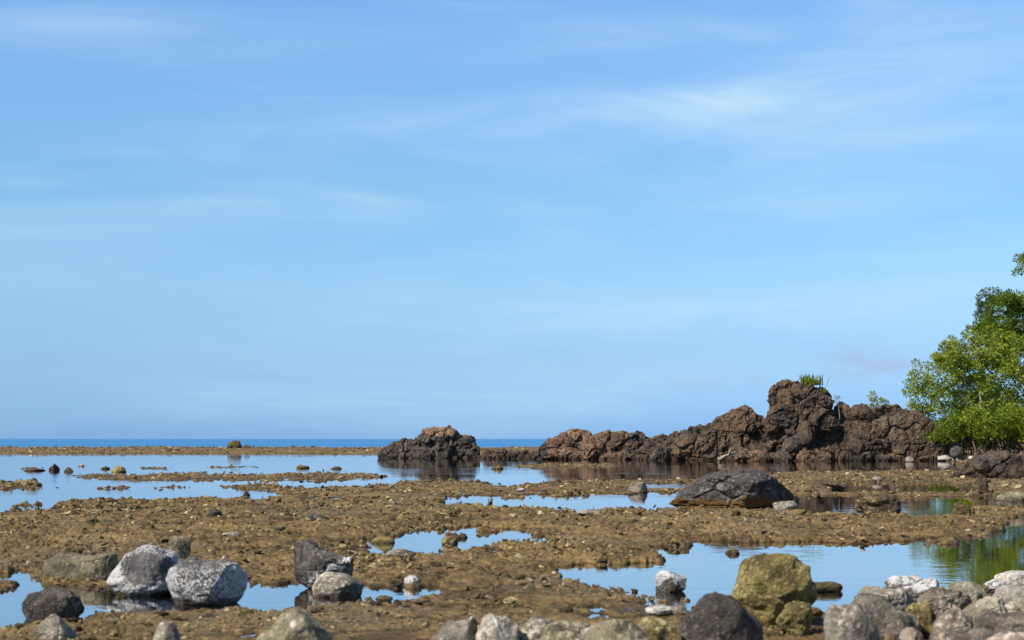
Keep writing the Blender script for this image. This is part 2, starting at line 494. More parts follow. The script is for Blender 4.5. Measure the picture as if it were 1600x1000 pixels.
M['coral_dk'] = rock_mat('brown_coral_rock', (0.050, 0.035, 0.018), (0.140, 0.096, 0.042), (0.290, 0.210, 0.100), 4.0, 0.95, vary=0.25, bscale=1.2)
M['pale'] = rock_mat('pale_stone', (0.24, 0.205, 0.165), (0.40, 0.355, 0.295), (0.56, 0.51, 0.44), 4.0, 0.5, vary=0.2)
M['pink'] = rock_mat('pinkish_stone', (0.15, 0.115, 0.088), (0.28, 0.215, 0.165), (0.42, 0.335, 0.265), 4.0, 0.5, vary=0.2)
M['leaf_light'] = leaf_mat('mangrove_leaf', (0.085, 0.120, 0.012), (0.260, 0.315, 0.028), (0.46, 0.48, 0.070))
M['leaf_dark'] = leaf_mat('broad_leaf', (0.034, 0.066, 0.008), (0.120, 0.185, 0.018), (0.27, 0.33, 0.036))
M['leaf_blue'] = leaf_mat('dusty_leaf', (0.040, 0.070, 0.028), (0.090, 0.130, 0.050), (0.150, 0.195, 0.080))
M['leaf_bright'] = leaf_mat('young_mangrove_leaf', (0.045, 0.075, 0.008), (0.165, 0.210, 0.018), (0.36, 0.38, 0.045))
M['bark'] = bark_mat('pale_bark', (0.20, 0.165, 0.13), (0.42, 0.37, 0.31))
M['bark_dk'] = bark_mat('dark_root_bark', (0.055, 0.038, 0.028), (0.13, 0.095, 0.070))
M['drift'] = bark_mat('driftwood', (0.20, 0.15, 0.10), (0.38, 0.30, 0.21))

# ------------------------------------------------------------------ reef flat with tide pools
# outlines as seen on the level of the water: photo column, photo row -> metres by at()
LAND = [
    # main reef flat
    [(-700, 804), (0, 800), (60, 801), (135, 795), (225, 799), (255, 790), (270, 781), (330, 778), (395, 781), (440, 777),
     (436, 770), (395, 766), (440, 763), (520, 762), (600, 757), (640, 751), (750, 750), (768, 758), (812, 760), (835, 754),
     (900, 751), (1000, 750), (1100, 749), (1180, 742), (1230, 737), (1330, 736), (1420, 735), (1530, 736), (1600, 738), (2300, 738), (2300, 1300), (-700, 1300)],
    [(118, 741), (200, 742), (300, 739), (400, 741), (470, 740), (500, 738), (585, 741), (600, 746), (540, 751), (430, 752), (280, 752), (190, 752), (125, 747)],
    [(-400, 748), (0, 752), (60, 757), (62, 764), (20, 765), (-400, 768)],
    [(325, 760), (380, 757), (440, 757), (440, 765), (380, 764)],
    [(78, 786), (150, 782), (235, 785), (330, 780), (280, 799), (200, 794), (90, 792)],
    [(800, 727), (860, 724), (960, 724), (965, 730), (880, 733), (810, 732)],
    [(-2500, 697), (300, 697), (560, 697), (700, 697), (830, 697), (1100, 697), (1400, 697), (3000, 697), (3000, 712), (1150, 713), (900, 711), (760, 711), (600, 710), (400, 709.5), (0, 708), (-2500, 707)],
    [(1425, 690), (3000, 690), (3000, 723), (1530, 722), (1440, 719)],
    [(1505, 700), (3000, 700), (3000, 760), (1500, 750)],
]
POOL = [
    [(688, 786), (705, 777), (745, 775), (800, 778), (900, 773), (985, 771), (1070, 769), (1080, 798), (960, 797), (850, 797), (800, 795), (720, 789)],
    [(1000, 757), (1060, 756), (1088, 758), (1050, 763), (1005, 762)],
    [(1225, 777), (1300, 773), (1350, 776), (1420, 779), (1520, 776), (1600, 774), (1600, 792), (1520, 790), (1500, 806), (1440, 812), (1400, 804), (1330, 804), (1235, 802)],
    [(1290, 757), (1440, 757), (1520, 758), (1520, 768), (1450, 770), (1300, 768)],
    [(570, 853), (615, 837), (690, 830), (720, 825), (800, 827), (838, 838), (805, 853), (745, 853), (725, 862), (650, 867), (585, 864)],
    [(862, 893), (900, 889), (960, 886), (1035, 881), (1052, 875), (1028, 868), (1014, 853), (1090, 848), (1200, 848), (1330, 849), (1450, 849), (1540, 846),
     (1560, 826), (1600, 808), (1750, 800), (2100, 800), (2100, 905), (1700, 930), (1560, 950), (1440, 975), (1330, 975), (1290, 955), (1190, 950), (1140, 948), (1080, 945), (1020, 939), (960, 924), (905, 902)],
    [(-300, 890), (30, 893), (72, 906), (100, 916), (150, 925), (290, 926), (372, 915), (470, 915), (560, 917), (683, 919), (688, 930), (655, 938),
     (560, 941), (480, 949), (430, 951), (385, 940), (330, 948), (290, 955), (225, 962), (160, 964), (130, 968), (0, 972), (-300, 980)],
    [(478, 778), (500, 776), (504, 780), (482, 782)], [(512, 781), (530, 779), (534, 783), (516, 784)],
    [(815, 843), (845, 840), (862, 845), (840, 849)],
    [(872, 847), (890, 846), (893, 851), (876, 852)],
]
ISLE = [
    [(690, 844), (708, 839), (724, 842), (714, 850), (694, 850)],
    [(1032, 856), (1060, 850), (1092, 853), (1075, 861), (1045, 862)],
    [(-20, 760), (40, 760), (110, 761.5), (40, 764), (-20, 765)], [(150, 762), (200, 761.5), (216, 764), (160, 765)], [(236, 761), (300, 761), (300, 763.5), (240, 763.5)],
    [(15, 790), (60, 790), (64, 794), (18, 795)], [(38, 731), (72, 731), (62, 735.5), (38, 735)], [(220, 730), (262, 730), (262, 732.5), (224, 733)], [(330, 729), (400, 728.5), (400, 731), (335, 731.5)],
    [(0, 905), (24, 906), (34, 914), (0, 917), (-60, 915)],
]


def poly_sd(P, gx, gy, ax=0.3):
    """signed distance (positive inside) with columns weighted by ax"""
    P = np.array(P, dtype=np.float32); n = len(P)
    best = np.full(gx.shape, 1e9, dtype=np.float32); inside = np.zeros(gx.shape, bool)
    for i in range(n):
        x0, y0 = P[i]; x1, y1 = P[(i + 1) % n]
        if y0 != y1:
            c = ((y0 > gy) != (y1 > gy)) & (gx < (x1 - x0) * (gy - y0) / (y1 - y0) + x0)
            inside ^= c
        ux, uy = (x1 - x0) * ax, y1 - y0
        vx, vy = (gx - x0) * ax, gy - y0
        tt = np.clip((vx * ux + vy * uy) / max(ux * ux + uy * uy, 1e-6), 0, 1)
        best = np.minimum(best, (vx - tt * ux) ** 2 + (vy - tt * uy) ** 2)
    d = np.sqrt(best)
    return np.where(inside, d, -d)


GX0, GX1, GSX = -900.0, 2500.0, 4.0
GY0, GY1, GSY = 692.0, 1262.0, 1.0
_gx, _gy = np.meshgrid(np.arange(GX0, GX1 + 1, GSX, dtype=np.float32), np.arange(GY0, GY1 + 1, GSY, dtype=np.float32))
SDF = np.full(_gx.shape, -1e9, dtype=np.float32)
for P_ in LAND:
    SDF = np.maximum(SDF, poly_sd(P_, _gx, _gy))
for P_ in POOL:
    SDF = np.minimum(SDF, -poly_sd(P_, _gx, _gy))
for P_ in ISLE:
    SDF = np.maximum(SDF, poly_sd(P_, _gx, _gy))


def sdf_at(px, py):
    u = np.clip((px - GX0) / GSX, 0, SDF.shape[1] - 1.001); v = np.clip((py - GY0) / GSY, 0, SDF.shape[0] - 1.001)
    i = u.astype(np.int32); j = v.astype(np.int32); fu = u - i; fv = v - j
    return (SDF[j, i] * (1 - fu) + SDF[j, i + 1] * fu) * (1 - fv) + (SDF[j + 1, i] * (1 - fu) + SDF[j + 1, i + 1] * fu) * fv


def land_at(X, Y):
    """how far inside the reef (positive) or a pool (negative); unit grows with distance"""
    px = HX + X / Y * F; py = HY + CAM_H * F / Y
    k = np.clip((py - HY) / 110.0, 0.10, 2.2)
    wx = fbm2(X * 0.7 + 3, Y * 0.7, 3) * 26
    wy = fbm2(X * 1.1 + 40, Y * 0.5 + 7, 4) * 11 * k + fbm2(X * 5.0, Y * 4.0 + 3, 2) * 2.0 * k
    return sdf_at(px + wx, py + wy) / k


def height_at(X, Y):
    s = land_at(X, Y)
    s = s + 3.2 * fbm2(X * 6.5, Y * 5.5 + 31, 3, gain=0.62) + 0.7 * fbm2(X * 11.0, Y * 6.0 + 2, 2)
    edge = smooth(-1.2, 2.0, s)
    rise = smooth(0, 26, s)
    near = 1 - smooth(14, 22, Y)                         # smoother muddy ground by the camera
    far = smooth(28, 60, Y)
    a = fbm2(X * 0.45, Y * 0.35, 3)
    b = fbm2(X * 1.7 + 9, Y * 1.3, 4)
    r = 1 - np.abs(fbm2(X * 2.6, Y * 2.2 + 5, 3)) * 2.6
    c = fbm2(X * 6.5, Y * 5.5 + 31, 4, gain=0.62)
    e = fbm2(X * 19.0, Y * 15.0 + 11, 3, gain=0.6)
    pit = smooth(0.16, 0.42, fbm2(X * 2.1 + 77, Y * 1.5, 3))
    top = 0.043 + 0.024 * rise + 0.050 * a + 0.066 * b * (1 - 0.3 * near) + 0.026 * (r - 0.5) + 0.066 * c * (1 - 0.45 * near) - 0.085 * pit
    # cemented plates: flat treads, broken risers
    q = top / 0.042 + 0.5 * fbm2(X * 0.8 + 3, Y * 0.8, 2); fl = np.floor(q); fr = q - fl
    ter = (fl + smooth(0.5, 0.92, fr)) * 0.042
    top = top * 0.30 + ter * 0.70 + 0.044 * e * (1 - 0.3 * near)
    top = (top - 0.032 * far) * (1 - 0.42 * near)
    h = -0.16 + edge * (0.16 + top) + (1 - edge) * 0.03 * b
    h = np.where(s < 0, np.minimum(h, 0.035 + s * 0.02 + 0.07 * np.maximum(c, 0)), h)
    # outer reef rim with its breaker rubble
    rim = smooth(150, 205, Y) * (1 - smooth(216, 226, Y))
    h = h + edge * rim * (0.34 + 0.30 * fbm2(X * 0.12, Y * 0.05, 3) + 0.25 * np.maximum(b, 0))
    h = np.where(Y > 224, np.minimum(h, -0.5), h)
    # the shore under the mangroves
    px = HX + X / Y * F
    shore = smooth(1435, 1520, px) * smooth(96, 118, Y)
    h = h + shore * (0.22 + 0.012 * np.clip(Y - 110, 0, 60) + 0.2 * b)
    return h


def build_reef():
    t_in = np.linspace(-0.335, 0.335, 680)
    t_out = np.linspace(0.335, 0.62, 36)[1:]
    T = np.concatenate([-t_out[::-1], t_in, t_out]).astype(np.float64)
    D = np.exp(np.linspace(math.log(6.2), math.log(228.0), 1060))
    tt, dd = np.meshgrid(T, D)
    X = tt * dd; Y = dd
    jx = fbm2(X * 9, Y * 9, 1) * 0.004 * Y / 10
    X = X + jx
    Z = height_at(X.ravel(), Y.ravel()).reshape(X.shape)
    nr, nc = X.shape
    V = np.stack([X, Y, Z], -1).reshape(-1, 3)
    idx = np.arange(nr * nc).reshape(nr, nc)
    Fq = np.stack([idx[:-1, :-1], idx[:-1, 1:], idx[1:, 1:], idx[1:, :-1]], -1).reshape(-1, 4)
    o = link('reef_flat', mesh_from('reef_flat', V, Fq), M['reef'])
    tag(o, 'brown algae covered reef flat exposed at low tide between the pools', kind='structure')


build_reef()


def sheet(name, y0, y1, half, mat, label):
    ys = np.exp(np.linspace(math.log(y0), math.log(y1), 24)); xs = np.linspace(-1, 1, 25)
    V = np.array([(x * half(y), y, 0.0) for y in ys for x in xs])
    idx = np.arange(len(V)).reshape(24, 25)
    Fq = np.stack([idx[:-1, :-1], idx[:-1, 1:], idx[1:, 1:], idx[1:, :-1]], -1).reshape(-1, 4)
    o = link(name, mesh_from(name, V, Fq), mat)
    tag(o, label, kind='structure')


sheet('tide_pool_water', 3.0, 214.0, lambda y: 40 + y * 1.2, M['pool'], 'still shallow water filling the tide pools on the reef')
sheet('sea', 214.1, 60000.0, lambda y: 320 + y * 1.2, M['sea'], 'deep blue open sea beyond the outer reef rim')

# ------------------------------------------------------------------ rocks
_ico = {}


def ico(sub):
    if sub not in _ico:
        bm = bmesh.new(); bmesh.ops.create_icosphere(bm, subdivisions=sub, radius=1.0)
        v = np.array([q.co[:] for q in bm.verts]); f = np.array([[q.index for q in p.verts] for p in bm.faces])
        bm.free(); _ico[sub] = (v, f)
    return _ico[sub]


def rock_shape(seed, sub, kind):
    """unit boulder: coordinates in about [-1, 1]^3"""
    v, f = ico(sub)
    r = np.random.default_rng(seed)
    p = v.copy()
    off = r.uniform(-50, 50, 3)
    if kind == 'block':
        e = 0.42
        p = np.sign(p) * np.abs(p) ** e
        p /= np.abs(p).max(0)
    if kind == 'slab':
        e = 0.6
        p = np.sign(p) * np.abs(p) ** e
        p /= np.abs(p).max(0)
    wp = np.stack([fbm3(p * 0.9 + off + 31 * k, 2) for k in range(3)], 1)
    p = p + wp * {'knob': 0.36, 'round': 0.30, 'block': 0.12, 'slab': 0.22, 'facet': 0.30, 'coral': 0.42, 'crag': 0.35}[kind]
    ncut = {'knob': 8, 'round': 9, 'block': 7, 'slab': 9, 'facet': 16, 'coral': 5, 'crag': 8}[kind]
    deep = {'knob': (0.72, 0.98), 'round': (0.74, 0.98), 'block': (0.80, 1.05), 'slab': (0.75, 1.0), 'facet': (0.60, 0.86), 'coral': (0.75, 0.95), 'crag': (0.62, 0.92)}[kind]
    for _ in range(ncut):
        n = r.normal(size=3); n[2] *= 0.8; n /= np.linalg.norm(n)
        d = r.uniform(*deep) * (1.25 if kind in ('block', 'slab') else 1.0)
        ex = p @ n - d
        p -= np.where(ex > 0, ex * 0.9, 0)[:, None] * n
    amp = {'knob': 0.12, 'round': 0.09, 'block': 0.05, 'slab': 0.08, 'facet': 0.08, 'coral': 0.17, 'crag': 0.17}[kind]
    nrm = v
    q = p * 1.3 + off
    disp = amp * fbm3(q, 3) * 1.5
    if kind == 'coral':
        w1, _ = worley3(p * 3.2 + off); disp += 0.10 * (0.6 - w1)
        disp += 0.07 * fbm3(p * 6 + off, 4, 0.6)
        pit = smooth(0.12, 0.4, pn3(p * 3.6 + off + 9)); disp -= 0.12 * pit
    elif kind == 'knob':
        w1, _ = worley3(p * 2.4 + off); disp += 0.07 * (0.6 - w1)
        disp += 0.05 * fbm3(p * 5 + off, 5, 0.65) + 0.03 * blocks3(p * 3 + off, 0.5)
        disp -= 0.05 * smooth(0.2, 0.42, pn3(p * 3.0 + off + 9))
    elif kind == 'crag':
        w1, w2 = worley3(p * 2.3 + off); disp += 0.16 * (0.55 - w1)
        disp += 0.10 * fbm3(p * 4.5 + off, 5, 0.6, True)
        w1, w2 = worley3(p * 6.5 + off); disp += 0.05 * (0.55 - w1)
        disp += 0.12 * blocks3(p * 2.6 + off) + 0.05 * blocks3(p * 6 + off)
    elif kind in ('facet', 'block', 'slab'):
        disp += 0.035 * fbm3(p * 5 + off, 5, 0.6) + 0.05 * blocks3(p * 1.6 + off, 0.4) + 0.02 * blocks3(p * 5 + off, 0.4)
        w1, w2 = worley3(p * 1.7 + off); disp -= 0.05 * smooth(0.10, 0.0, w2 - w1)
    else:
        disp += 0.03 * fbm3(p * 5 + off, 5, 0.65) + 0.018 * blocks3(p * 3.5 + off, 0.5)
    p = p + nrm * disp[:, None]
    lo, hi = p.min(0), p.max(0)
    return (p - (lo + hi) / 2) / ((hi - lo) / 2), f


def rock(name, label, cat, x0, x1, ytop, ybase, kind, mat, seed, sub=4, zb=0.0, depth=0.8, belly=0.36, sink=0.3,
         prof=None, crust=None, group=None, yaw=0.0, shear=0.0, far=None):
    p, f = rock_shape(seed, sub, kind)
    if yaw:
        c, s = math.cos(yaw), math.sin(yaw)
        p = p @ np.array([[c, s, 0], [-s, c, 0], [0, 0, 1]])
        p /= np.abs(p).max(0)
    if far is None:
        yf = (CAM_H - zb) * F / (ybase - HY)
    else:
        yf = far
    W = (x1 - x0) / F * yf
    Yc = yf + W * depth * 0.40
    W = (x1 - x0) / F * Yc
    H = (ybase - ytop) / F * Yc if far is not None else CAM_H - zb - (ytop - HY) / F * Yc
    if far is not None:
        zb = CAM_H - (ybase - HY) / F * Yc
    up = p[:, 2] > 0
    pz = p[:, 2].copy()
    if prof is not None:
        us = np.array([q[0] for q in prof]); hs = np.array([q[1] for q in prof])
        g = np.interp(p[:, 0], us, hs)
        base = np.sqrt(np.clip(1 - p[:, 0] ** 2, 0.10, 1))
        pz = np.where(up, pz / base * g, pz)
        pz = np.where(up, np.minimum(pz, g * 1.06), pz)
    z = np.where(up, H * (belly + pz * (1 - belly)), H * (belly + p[:, 2] * (belly + sink)))
    x = p[:, 0] * W / 2 + shear * (z - H * 0.4)
    y = p[:, 1] * W / 2 * depth
    me = mesh_from(name, np.stack([x, y, z], 1), f, kind not in ('crag', 'facet') or sub < 5)
    if crust is not None:
        cv = np.array(crust(p[:, 0], p[:, 1], z / H), dtype=np.float32)
        attr(me, 'crust', cv + 0.42 * fbm3(p * 2.6 + seed, 5, 0.6))
    else:
        attr(me, 'crust', np.full(len(p), -1.0))
    o = link(name, me, M[mat], loc=((((x0 + x1) / 2) - HX) / F * Yc, Yc, zb))
    return tag(o, label, cat, group)


# ---- craggy outcrops of the point: many lumps fused into one weathered mass
def outcrop(name, label, cat, crest, base_row, dist, thick, mat, seed, lump=0.9, voxel=0.085, crust=None, slope=0.9, rough=1.0, inset=0.35, ease=0.35, foot=0.6):
    r = np.random.default_rng(seed)
    cx = np.array([c[0] for c in crest], float); cy = np.array([c[1] for c in crest], float)
    zb = CAM_H - (base_row - HY) / F * dist
    sv, sf = ico(3)
    V = []; FF = []; n0 = 0

    def hull(c, R, ncut=9):
        nonlocal n0
        sc3 = np.array([r.uniform(0.9, 1.25), r.uniform(0.9, 1.2), r.uniform(0.8, 1.0)]) * R
        p = sv * sc3
        for _ in range(ncut):
            n = r.normal(size=3); n /= np.linalg.norm(n)
            ex = p @ n - R * r.uniform(0.62, 0.95)
            p = p - np.where(ex > 0, ex, 0)[:, None] * n
        p[:, 2] -= p[:, 2].max()                       # c is the summit of the lump
        V.append(p + c); FF.append(sf + n0); n0 += len(p)
    top_at = lambda px: CAM_H - (np.interp(px, cx, cy) - HY) / F * dist
    # big fused masses
    for px in np.arange(cx[0] + lump * inset * F / dist, cx[-1] - lump * (inset - 0.35) * F / dist, lump * 0.45 * F / dist):
        w = lump * 0.45 * F / dist
        top = min(top_at(px - w), top_at(px), top_at(px + w)) * ease + top_at(px) * (1 - ease) - 0.10
        X = (px - HX) / F * dist
        row = 0
        z = top
        while z > zb - 0.1:
            for q in range(-row, row + 1):
                if q > 1:
                    continue
                R = min(lump * r.uniform(0.75, 1.1), max(0.45, (z - zb) * 0.9 + 0.25))
                hull(np.array([X + r.normal() * lump * 0.14, dist + thick * 0.5 + q * lump * 0.62 * slope, z - abs(q) * lump * 0.12 + (r.normal() * 0.12 if row else 0)]), R)
            z -= lump * 0.85; row += 1
    # smaller broken rock along the skyline
    sm = min(0.55, lump * 0.5)
    for px in np.arange(cx[0], cx[-1] + 0.1, sm * 0.75 * F / dist):
        hull(np.array([(px - HX) / F * dist, dist + thick * 0.5 + r.normal() * 0.25, top_at(px)]), sm * r.uniform(0.8, 1.15))
        hull(np.array([(px - HX) / F * dist, dist + thick * 0.5 + r.normal() * 0.35, top_at(px) - sm * 0.9]), sm * r.uniform(0.9, 1.3))
    # fallen blocks at the foot
    for px in np.arange(cx[0], cx[-1], 0.9 * F / dist):
        if r.random() < foot:
            hull(np.array([(px + r.normal() * 6 - HX) / F * dist, dist + thick * 0.5 - lump * slope * r.uniform(0.9, 1.5), zb + r.uniform(0.2, 0.8) * min(1, (top_at(px) - zb))]), r.uniform(0.35, 0.8))
    V = np.concatenate(V); FF = np.concatenate(FF)
    org = np.array([((cx[0] + cx[-1]) / 2 - HX) / F * dist, dist + thick * 0.5, zb])
    me = mesh_from(name + '_lumps', V - org, FF)
    tmp = bpy.data.objects.new('lumps', me); COL.objects.link(tmp)
    md = tmp.modifiers.new('r', 'REMESH'); md.mode = 'VOXEL'; md.voxel_size = voxel
    dg = bpy.context.evaluated_depsgraph_get()
    ev = tmp.evaluated_get(dg).to_mesh()
    nv = len(ev.vertices)
    co = np.empty(nv * 3, np.float32); ev.vertices.foreach_get('co', co); co = co.reshape(-1, 3).astype(np.float64)
    no = np.empty(nv * 3, np.float32); ev.vertices.foreach_get('normal', no); no = no.reshape(-1, 3)
    nf = len(ev.polygons)
    lt = np.empty(nf, np.int32); ev.polygons.foreach_get('loop_total', lt)
    lv = np.empty(len(ev.loops), np.int32); ev.loops.foreach_get('vertex_index', lv)
    ls = np.empty(nf, np.int32); ev.polygons.foreach_get('loop_start', ls)
    quads = ls[lt == 4]
    fq = np.stack([lv[quads + k] for k in range(4)], 1)
    tmp.evaluated_get(dg).to_mesh_clear()
    bpy.data.objects.remove(tmp); bpy.data.meshes.remove(me)
    off = r.uniform(-40, 40, 3)
    wob = np.stack([fbm3(co * 0.9 + off + 7 * k, 3) for k in range(3)], 1) * 0.35
    w1, w2 = worley3((co + wob) / 1.7 + off)
    bl = 0.20 * blocks3((co + wob) / 1.7 + off, 0.7) + 0.085 * blocks3((co + wob * 0.5) / 0.55 + off + 5) + 0.06 * blocks3(co / 0.21 + off + 9)
    cav = smooth(0.22, 0.42, fbm3(co / 1.3 + off + 3, 2)) + 0.5 * smooth(0.25, 0.45, pn3(co / 0.4 + off + 8))
    d = rough * (bl - 0.16 * cav + 0.17 * fbm3(co / 0.6 + off, 5, 0.68) - 0.22 * smooth(0.07, 0.0, w2 - w1))
    co = co + no * d[:, None]
    out = mesh_from(name, co, fq, False)
    zr = co[:, 2]
    H = zr.max()
    if crust is not None:
        attr(out, 'crust', crust(co[:, 0], co[:, 1], zr / H) + 0.45 * fbm3(co * 0.5 + seed, 4))
    else:
        attr(out, 'crust', np.full(nv, -1.0))
    o = link(name, out, M[mat], loc=tuple(org))
    return tag(o, label, cat)


outcrop('sea_rock', 'isolated lumpy lava islet with rusty top standing apart in the far pool', 'rock',
        [(606, 706), (613, 696), (621, 687), (632, 680), (640, 683), (652, 682), (659, 670), (670, 665), (684, 667), (697, 665), (712, 672), (725, 677), (733, 690), (737, 704)],
        716, 126, 4.2, 'crag_grey', 3, lump=1.15, voxel=0.075, crust=lambda x, y, z: (z - 0.66) * 3.0 + 0.25 + (x * 0.08))
outcrop('rock_ledge', 'low dark rocky ledge on the outer reef, running toward the islet', 'rock',
        [(744, 709), (765, 707), (785, 704), (800, 706), (822, 703), (842, 705), (856, 702)], 716, 122, 2.4, 'crag', 5, lump=0.5, voxel=0.075)
outcrop('rock_outcrop', 'rusty tan outcrop at the seaward end of the rocky point', 'rock',
        [(853, 692), (862, 683), (873, 686), (884, 675), (893, 669), (905, 669), (916, 671), (927, 679), (934, 681)], 717, 119, 3.4, 'crag_red', 9, lump=1.3, voxel=0.075,
        crust=lambda x, y, z: 0.35 - (x + 1.6) * 0.45)
outcrop('rock_outcrop', 'flat topped dark outcrop with tan cap beside the rusty one', 'rock',
        [(934, 682), (941, 675), (955, 673), (974, 673), (990, 676), (1004, 675), (1014, 681), (1020, 684)], 718, 117, 3.4, 'crag_red', 14, lump=1.3, voxel=0.075,
        crust=lambda x, y, z: 0.30 + (x) * 0.28 - np.clip(z - 0.8, 0, 1) * 2.0)
outcrop('rock_ridge', 'long brown lava ridge climbing to a jagged peak, left of the tall stack', 'rock',
        [(1016, 694), (1030, 684), (1042, 676), (1060, 677), (1084, 667), (1110, 660), (1128, 657), (1140, 646), (1152, 639), (1165, 634), (1172, 631), (1184, 641), (1197, 651), (1206, 660), (1222, 664), (1236, 664)],
        720, 114, 5.0, 'crag', 21, foot=0.3, lump=1.8, voxel=0.085)
outcrop('rock_massif', 'broad rounded brown lava massif at the landward end of the point', 'rock',
        [(1215, 690), (1235, 676), (1262, 668), (1290, 658), (1312, 648), (1340, 642), (1362, 640), (1376, 638), (1392, 631), (1406, 628), (1424, 634), (1437, 648), (1447, 662), (1454, 684), (1458, 710)],
        721, 112, 5.5, 'crag', 29, lump=2.9, voxel=0.085, rough=0.8, inset=0.30, ease=0.1, slope=0.8, foot=0.15)
outcrop('rock_stack', 'tall blocky rock stack crowned with grass, highest of the point', 'rock',
        [(1211, 648), (1213, 618), (1220, 603), (1230, 595), (1246, 593), (1264, 597), (1282, 605), (1294, 616), (1303, 638)],
        672, 112.4, 2.6, 'crag', 36, lump=1.55, voxel=0.075, foot=0.0, slope=0.45, inset=0.85, ease=0.0)
rock('boulder', 'dark knob of rock leaning behind the tall stack', 'boulder', 1298, 1332, 626, 668, 'crag', 'crag', 141, 5, far=114.0, belly=0.55)
rock('boulder', 'blocky dome of brown rock between the stack and the massif top', 'boulder', 1320, 1368, 630, 672, 'facet', 'crag', 42, 5, far=112.9, belly=0.5, depth=1.2)
rock('boulder', 'squared rock block wedged under the tall stack', 'boulder', 1246, 1274, 656, 686, 'facet', 'crag', 43, 5, far=110.6, yaw=0.3)
rock('boulder', 'dark grey angular slab leaning on the slope below the stack', 'boulder', 1221, 1258, 676, 704, 'facet', 'crag_grey', 44, 4, far=110.6, shear=0.6)
rock('boulder', 'pinkish boulder at the waterline below the tall stack', 'boulder', 1234, 1280, 697, 722, 'crag', 'crag_red', 45, 5, far=110.0, belly=0.05, depth=1.2)
rock('boulder', 'low brown boulder at the waterline right of the pinkish one', 'boulder', 1270, 1302, 705, 722, 'crag', 'crag', 46, 5, far=109.6, belly=0.05, depth=1.2)
rock('boulder', 'angular brown block jutting from the face of the massif', 'boulder', 1326, 1354, 686, 706, 'facet', 'crag', 47, 5, far=110.4, yaw=0.4)
rock('boulder', 'dark wedge of rock at the foot of the ridge beside the flat topped outcrop', 'boulder', 1014, 1048, 696, 719, 'crag', 'crag_grey', 48, 5, far=113.0, belly=0.05, depth=1.2)
rock('boulder', 'low brown boulder at the foot of the ridge behind the driftwood', 'boulder', 1132, 1188, 698, 722, 'crag', 'crag', 49, 5, far=111.2, belly=0.05, depth=1.2)
rock('boulder', 'reddish low rock at the waterline under the ridge peak', 'boulder', 1168, 1206, 702, 723, 'crag', 'crag_red', 50, 5, far=109.0)
rock('boulder', 'dark low rock ending the ridge foot below the peak', 'boulder', 1198, 1236, 704, 723, 'crag', 'crag_grey', 51, 5, far=109.4, belly=0.05, depth=1.2)
rock('boulder', 'low reddish boulder between the massif and the mangroves', 'boulder', 1450, 1500, 682, 715, 'crag', 'crag', 52, 5, far=110.5)
rock('boulder', 'small grey boulder under the mangrove edge', 'boulder', 1484, 1504, 696, 712, 'round', 'basalt', 53, 3, far=109.0)
rock('boulder', 'small stone with dusty pink face at the foot of the massif', 'stone', 1414, 1428, 713, 722, 'round', 'pink', 54, 3, far=106.0)
for k, (a, b, c, d) in enumerate(((1464, 1487, 711, 719), (1483, 1503, 712, 719), (1498, 1514, 711, 719), (1510, 1533, 712, 719))):
    rock('stone', ('leftmost white stone in the row at the mangrove shore', 'second white stone in the row at the mangrove shore', 'pinkish white stone, third in the row at the mangrove shore',
                   'long white stone ending the row at the mangrove shore')[k], 'stone', a, b, c, d, 'round', 'pale' if k != 2 else 'pink', 60 + k, 3, far=109.5, belly=0.2, group='white stones along the mangrove shore')
outcrop('rock_mound', 'broad dark brown rock mound on the reef before the mangroves', 'rock',
        [(1512, 738), (1525, 725), (1540, 714), (1560, 708), (1590, 706), (1615, 709), (1640, 722)], 750, 60.0, 2.2, 'crag', 66, lump=0.9, voxel=0.045, rough=0.6)

# ---- mid-distance rocks
rock('boulder', 'big dark basalt boulder with orange algae band round its base', 'boulder', 1045, 1243, 729, 799, 'facet', 'basalt', 70, 6, depth=0.75, belly=0.14, sink=0.2,
     prof=[(-1, 0.12), (-0.8, 0.3), (-0.5, 0.62), (-0.25, 0.86), (0.0, 0.90), (0.15, 1.0), (0.38, 1.0), (0.55, 0.88), (0.72, 0.6), (0.88, 0.36), (1, 0.2)],
     crust=lambda x, y, z: 1.75 - z * 4.2)
rock('stone', 'grey angular stone at the foot of the big basalt boulder', 'stone', 1208, 1246, 782, 802, 'facet', 'grey', 71, 4)
rock('coral_rock', 'dark undercut coral block with tan lumpy top in the middle pool', 'rock', 1335, 1411, 772, 804, 'coral', 'coral_dk', 72, 5, depth=0.8, belly=0.6,
     prof=[(-1, 0.35), (-0.7, 0.7), (-0.3, 0.95), (0.3, 1.0), (0.8, 0.95), (1, 0.8)])
rock('stone', 'brownish grey stone mirrored at the far edge of the long pool', 'stone', 980, 1012, 753, 770, 'facet', 'stone_dk', 73, 4, depth=0.9, belly=0.1, prof=[(-1, .5), (-.6, .9), (0, 1), (.6, .95), (1, .6)])
rock('coral_rock', 'knobbly brown coral rock standing at the channel edge', 'rock', 1488, 1520, 784, 811, 'coral', 'coral_dk', 74, 4)
rock('coral_rock', 'pitted coral lump on the flat below the dark mound', 'rock', 1518, 1546, 744, 768, 'coral', 'coral_dk', 75, 4, zb=0.05)
rock('boulder', 'olive grey sloping boulder at the right edge of the middle flat', 'boulder', 1556, 1612, 768, 793, 'facet', 'olive', 76, 4, zb=0.03)
rock('stone', 'small rounded grey stone before the dark mound', 'stone', 1497, 1510, 736, 746, 'round', 'grey', 77, 3, zb=0.03)
rock('stone', 'flat pinkish stone on the flat beyond the coral block', 'stone', 1362, 1380, 744, 752, 'round', 'pink', 78, 3, zb=0.04)
rock('stone', 'grey rounded stone on the bank between the middle pools', 'stone', 902, 940, 795, 805, 'round', 'grey', 79, 4, zb=0.03)
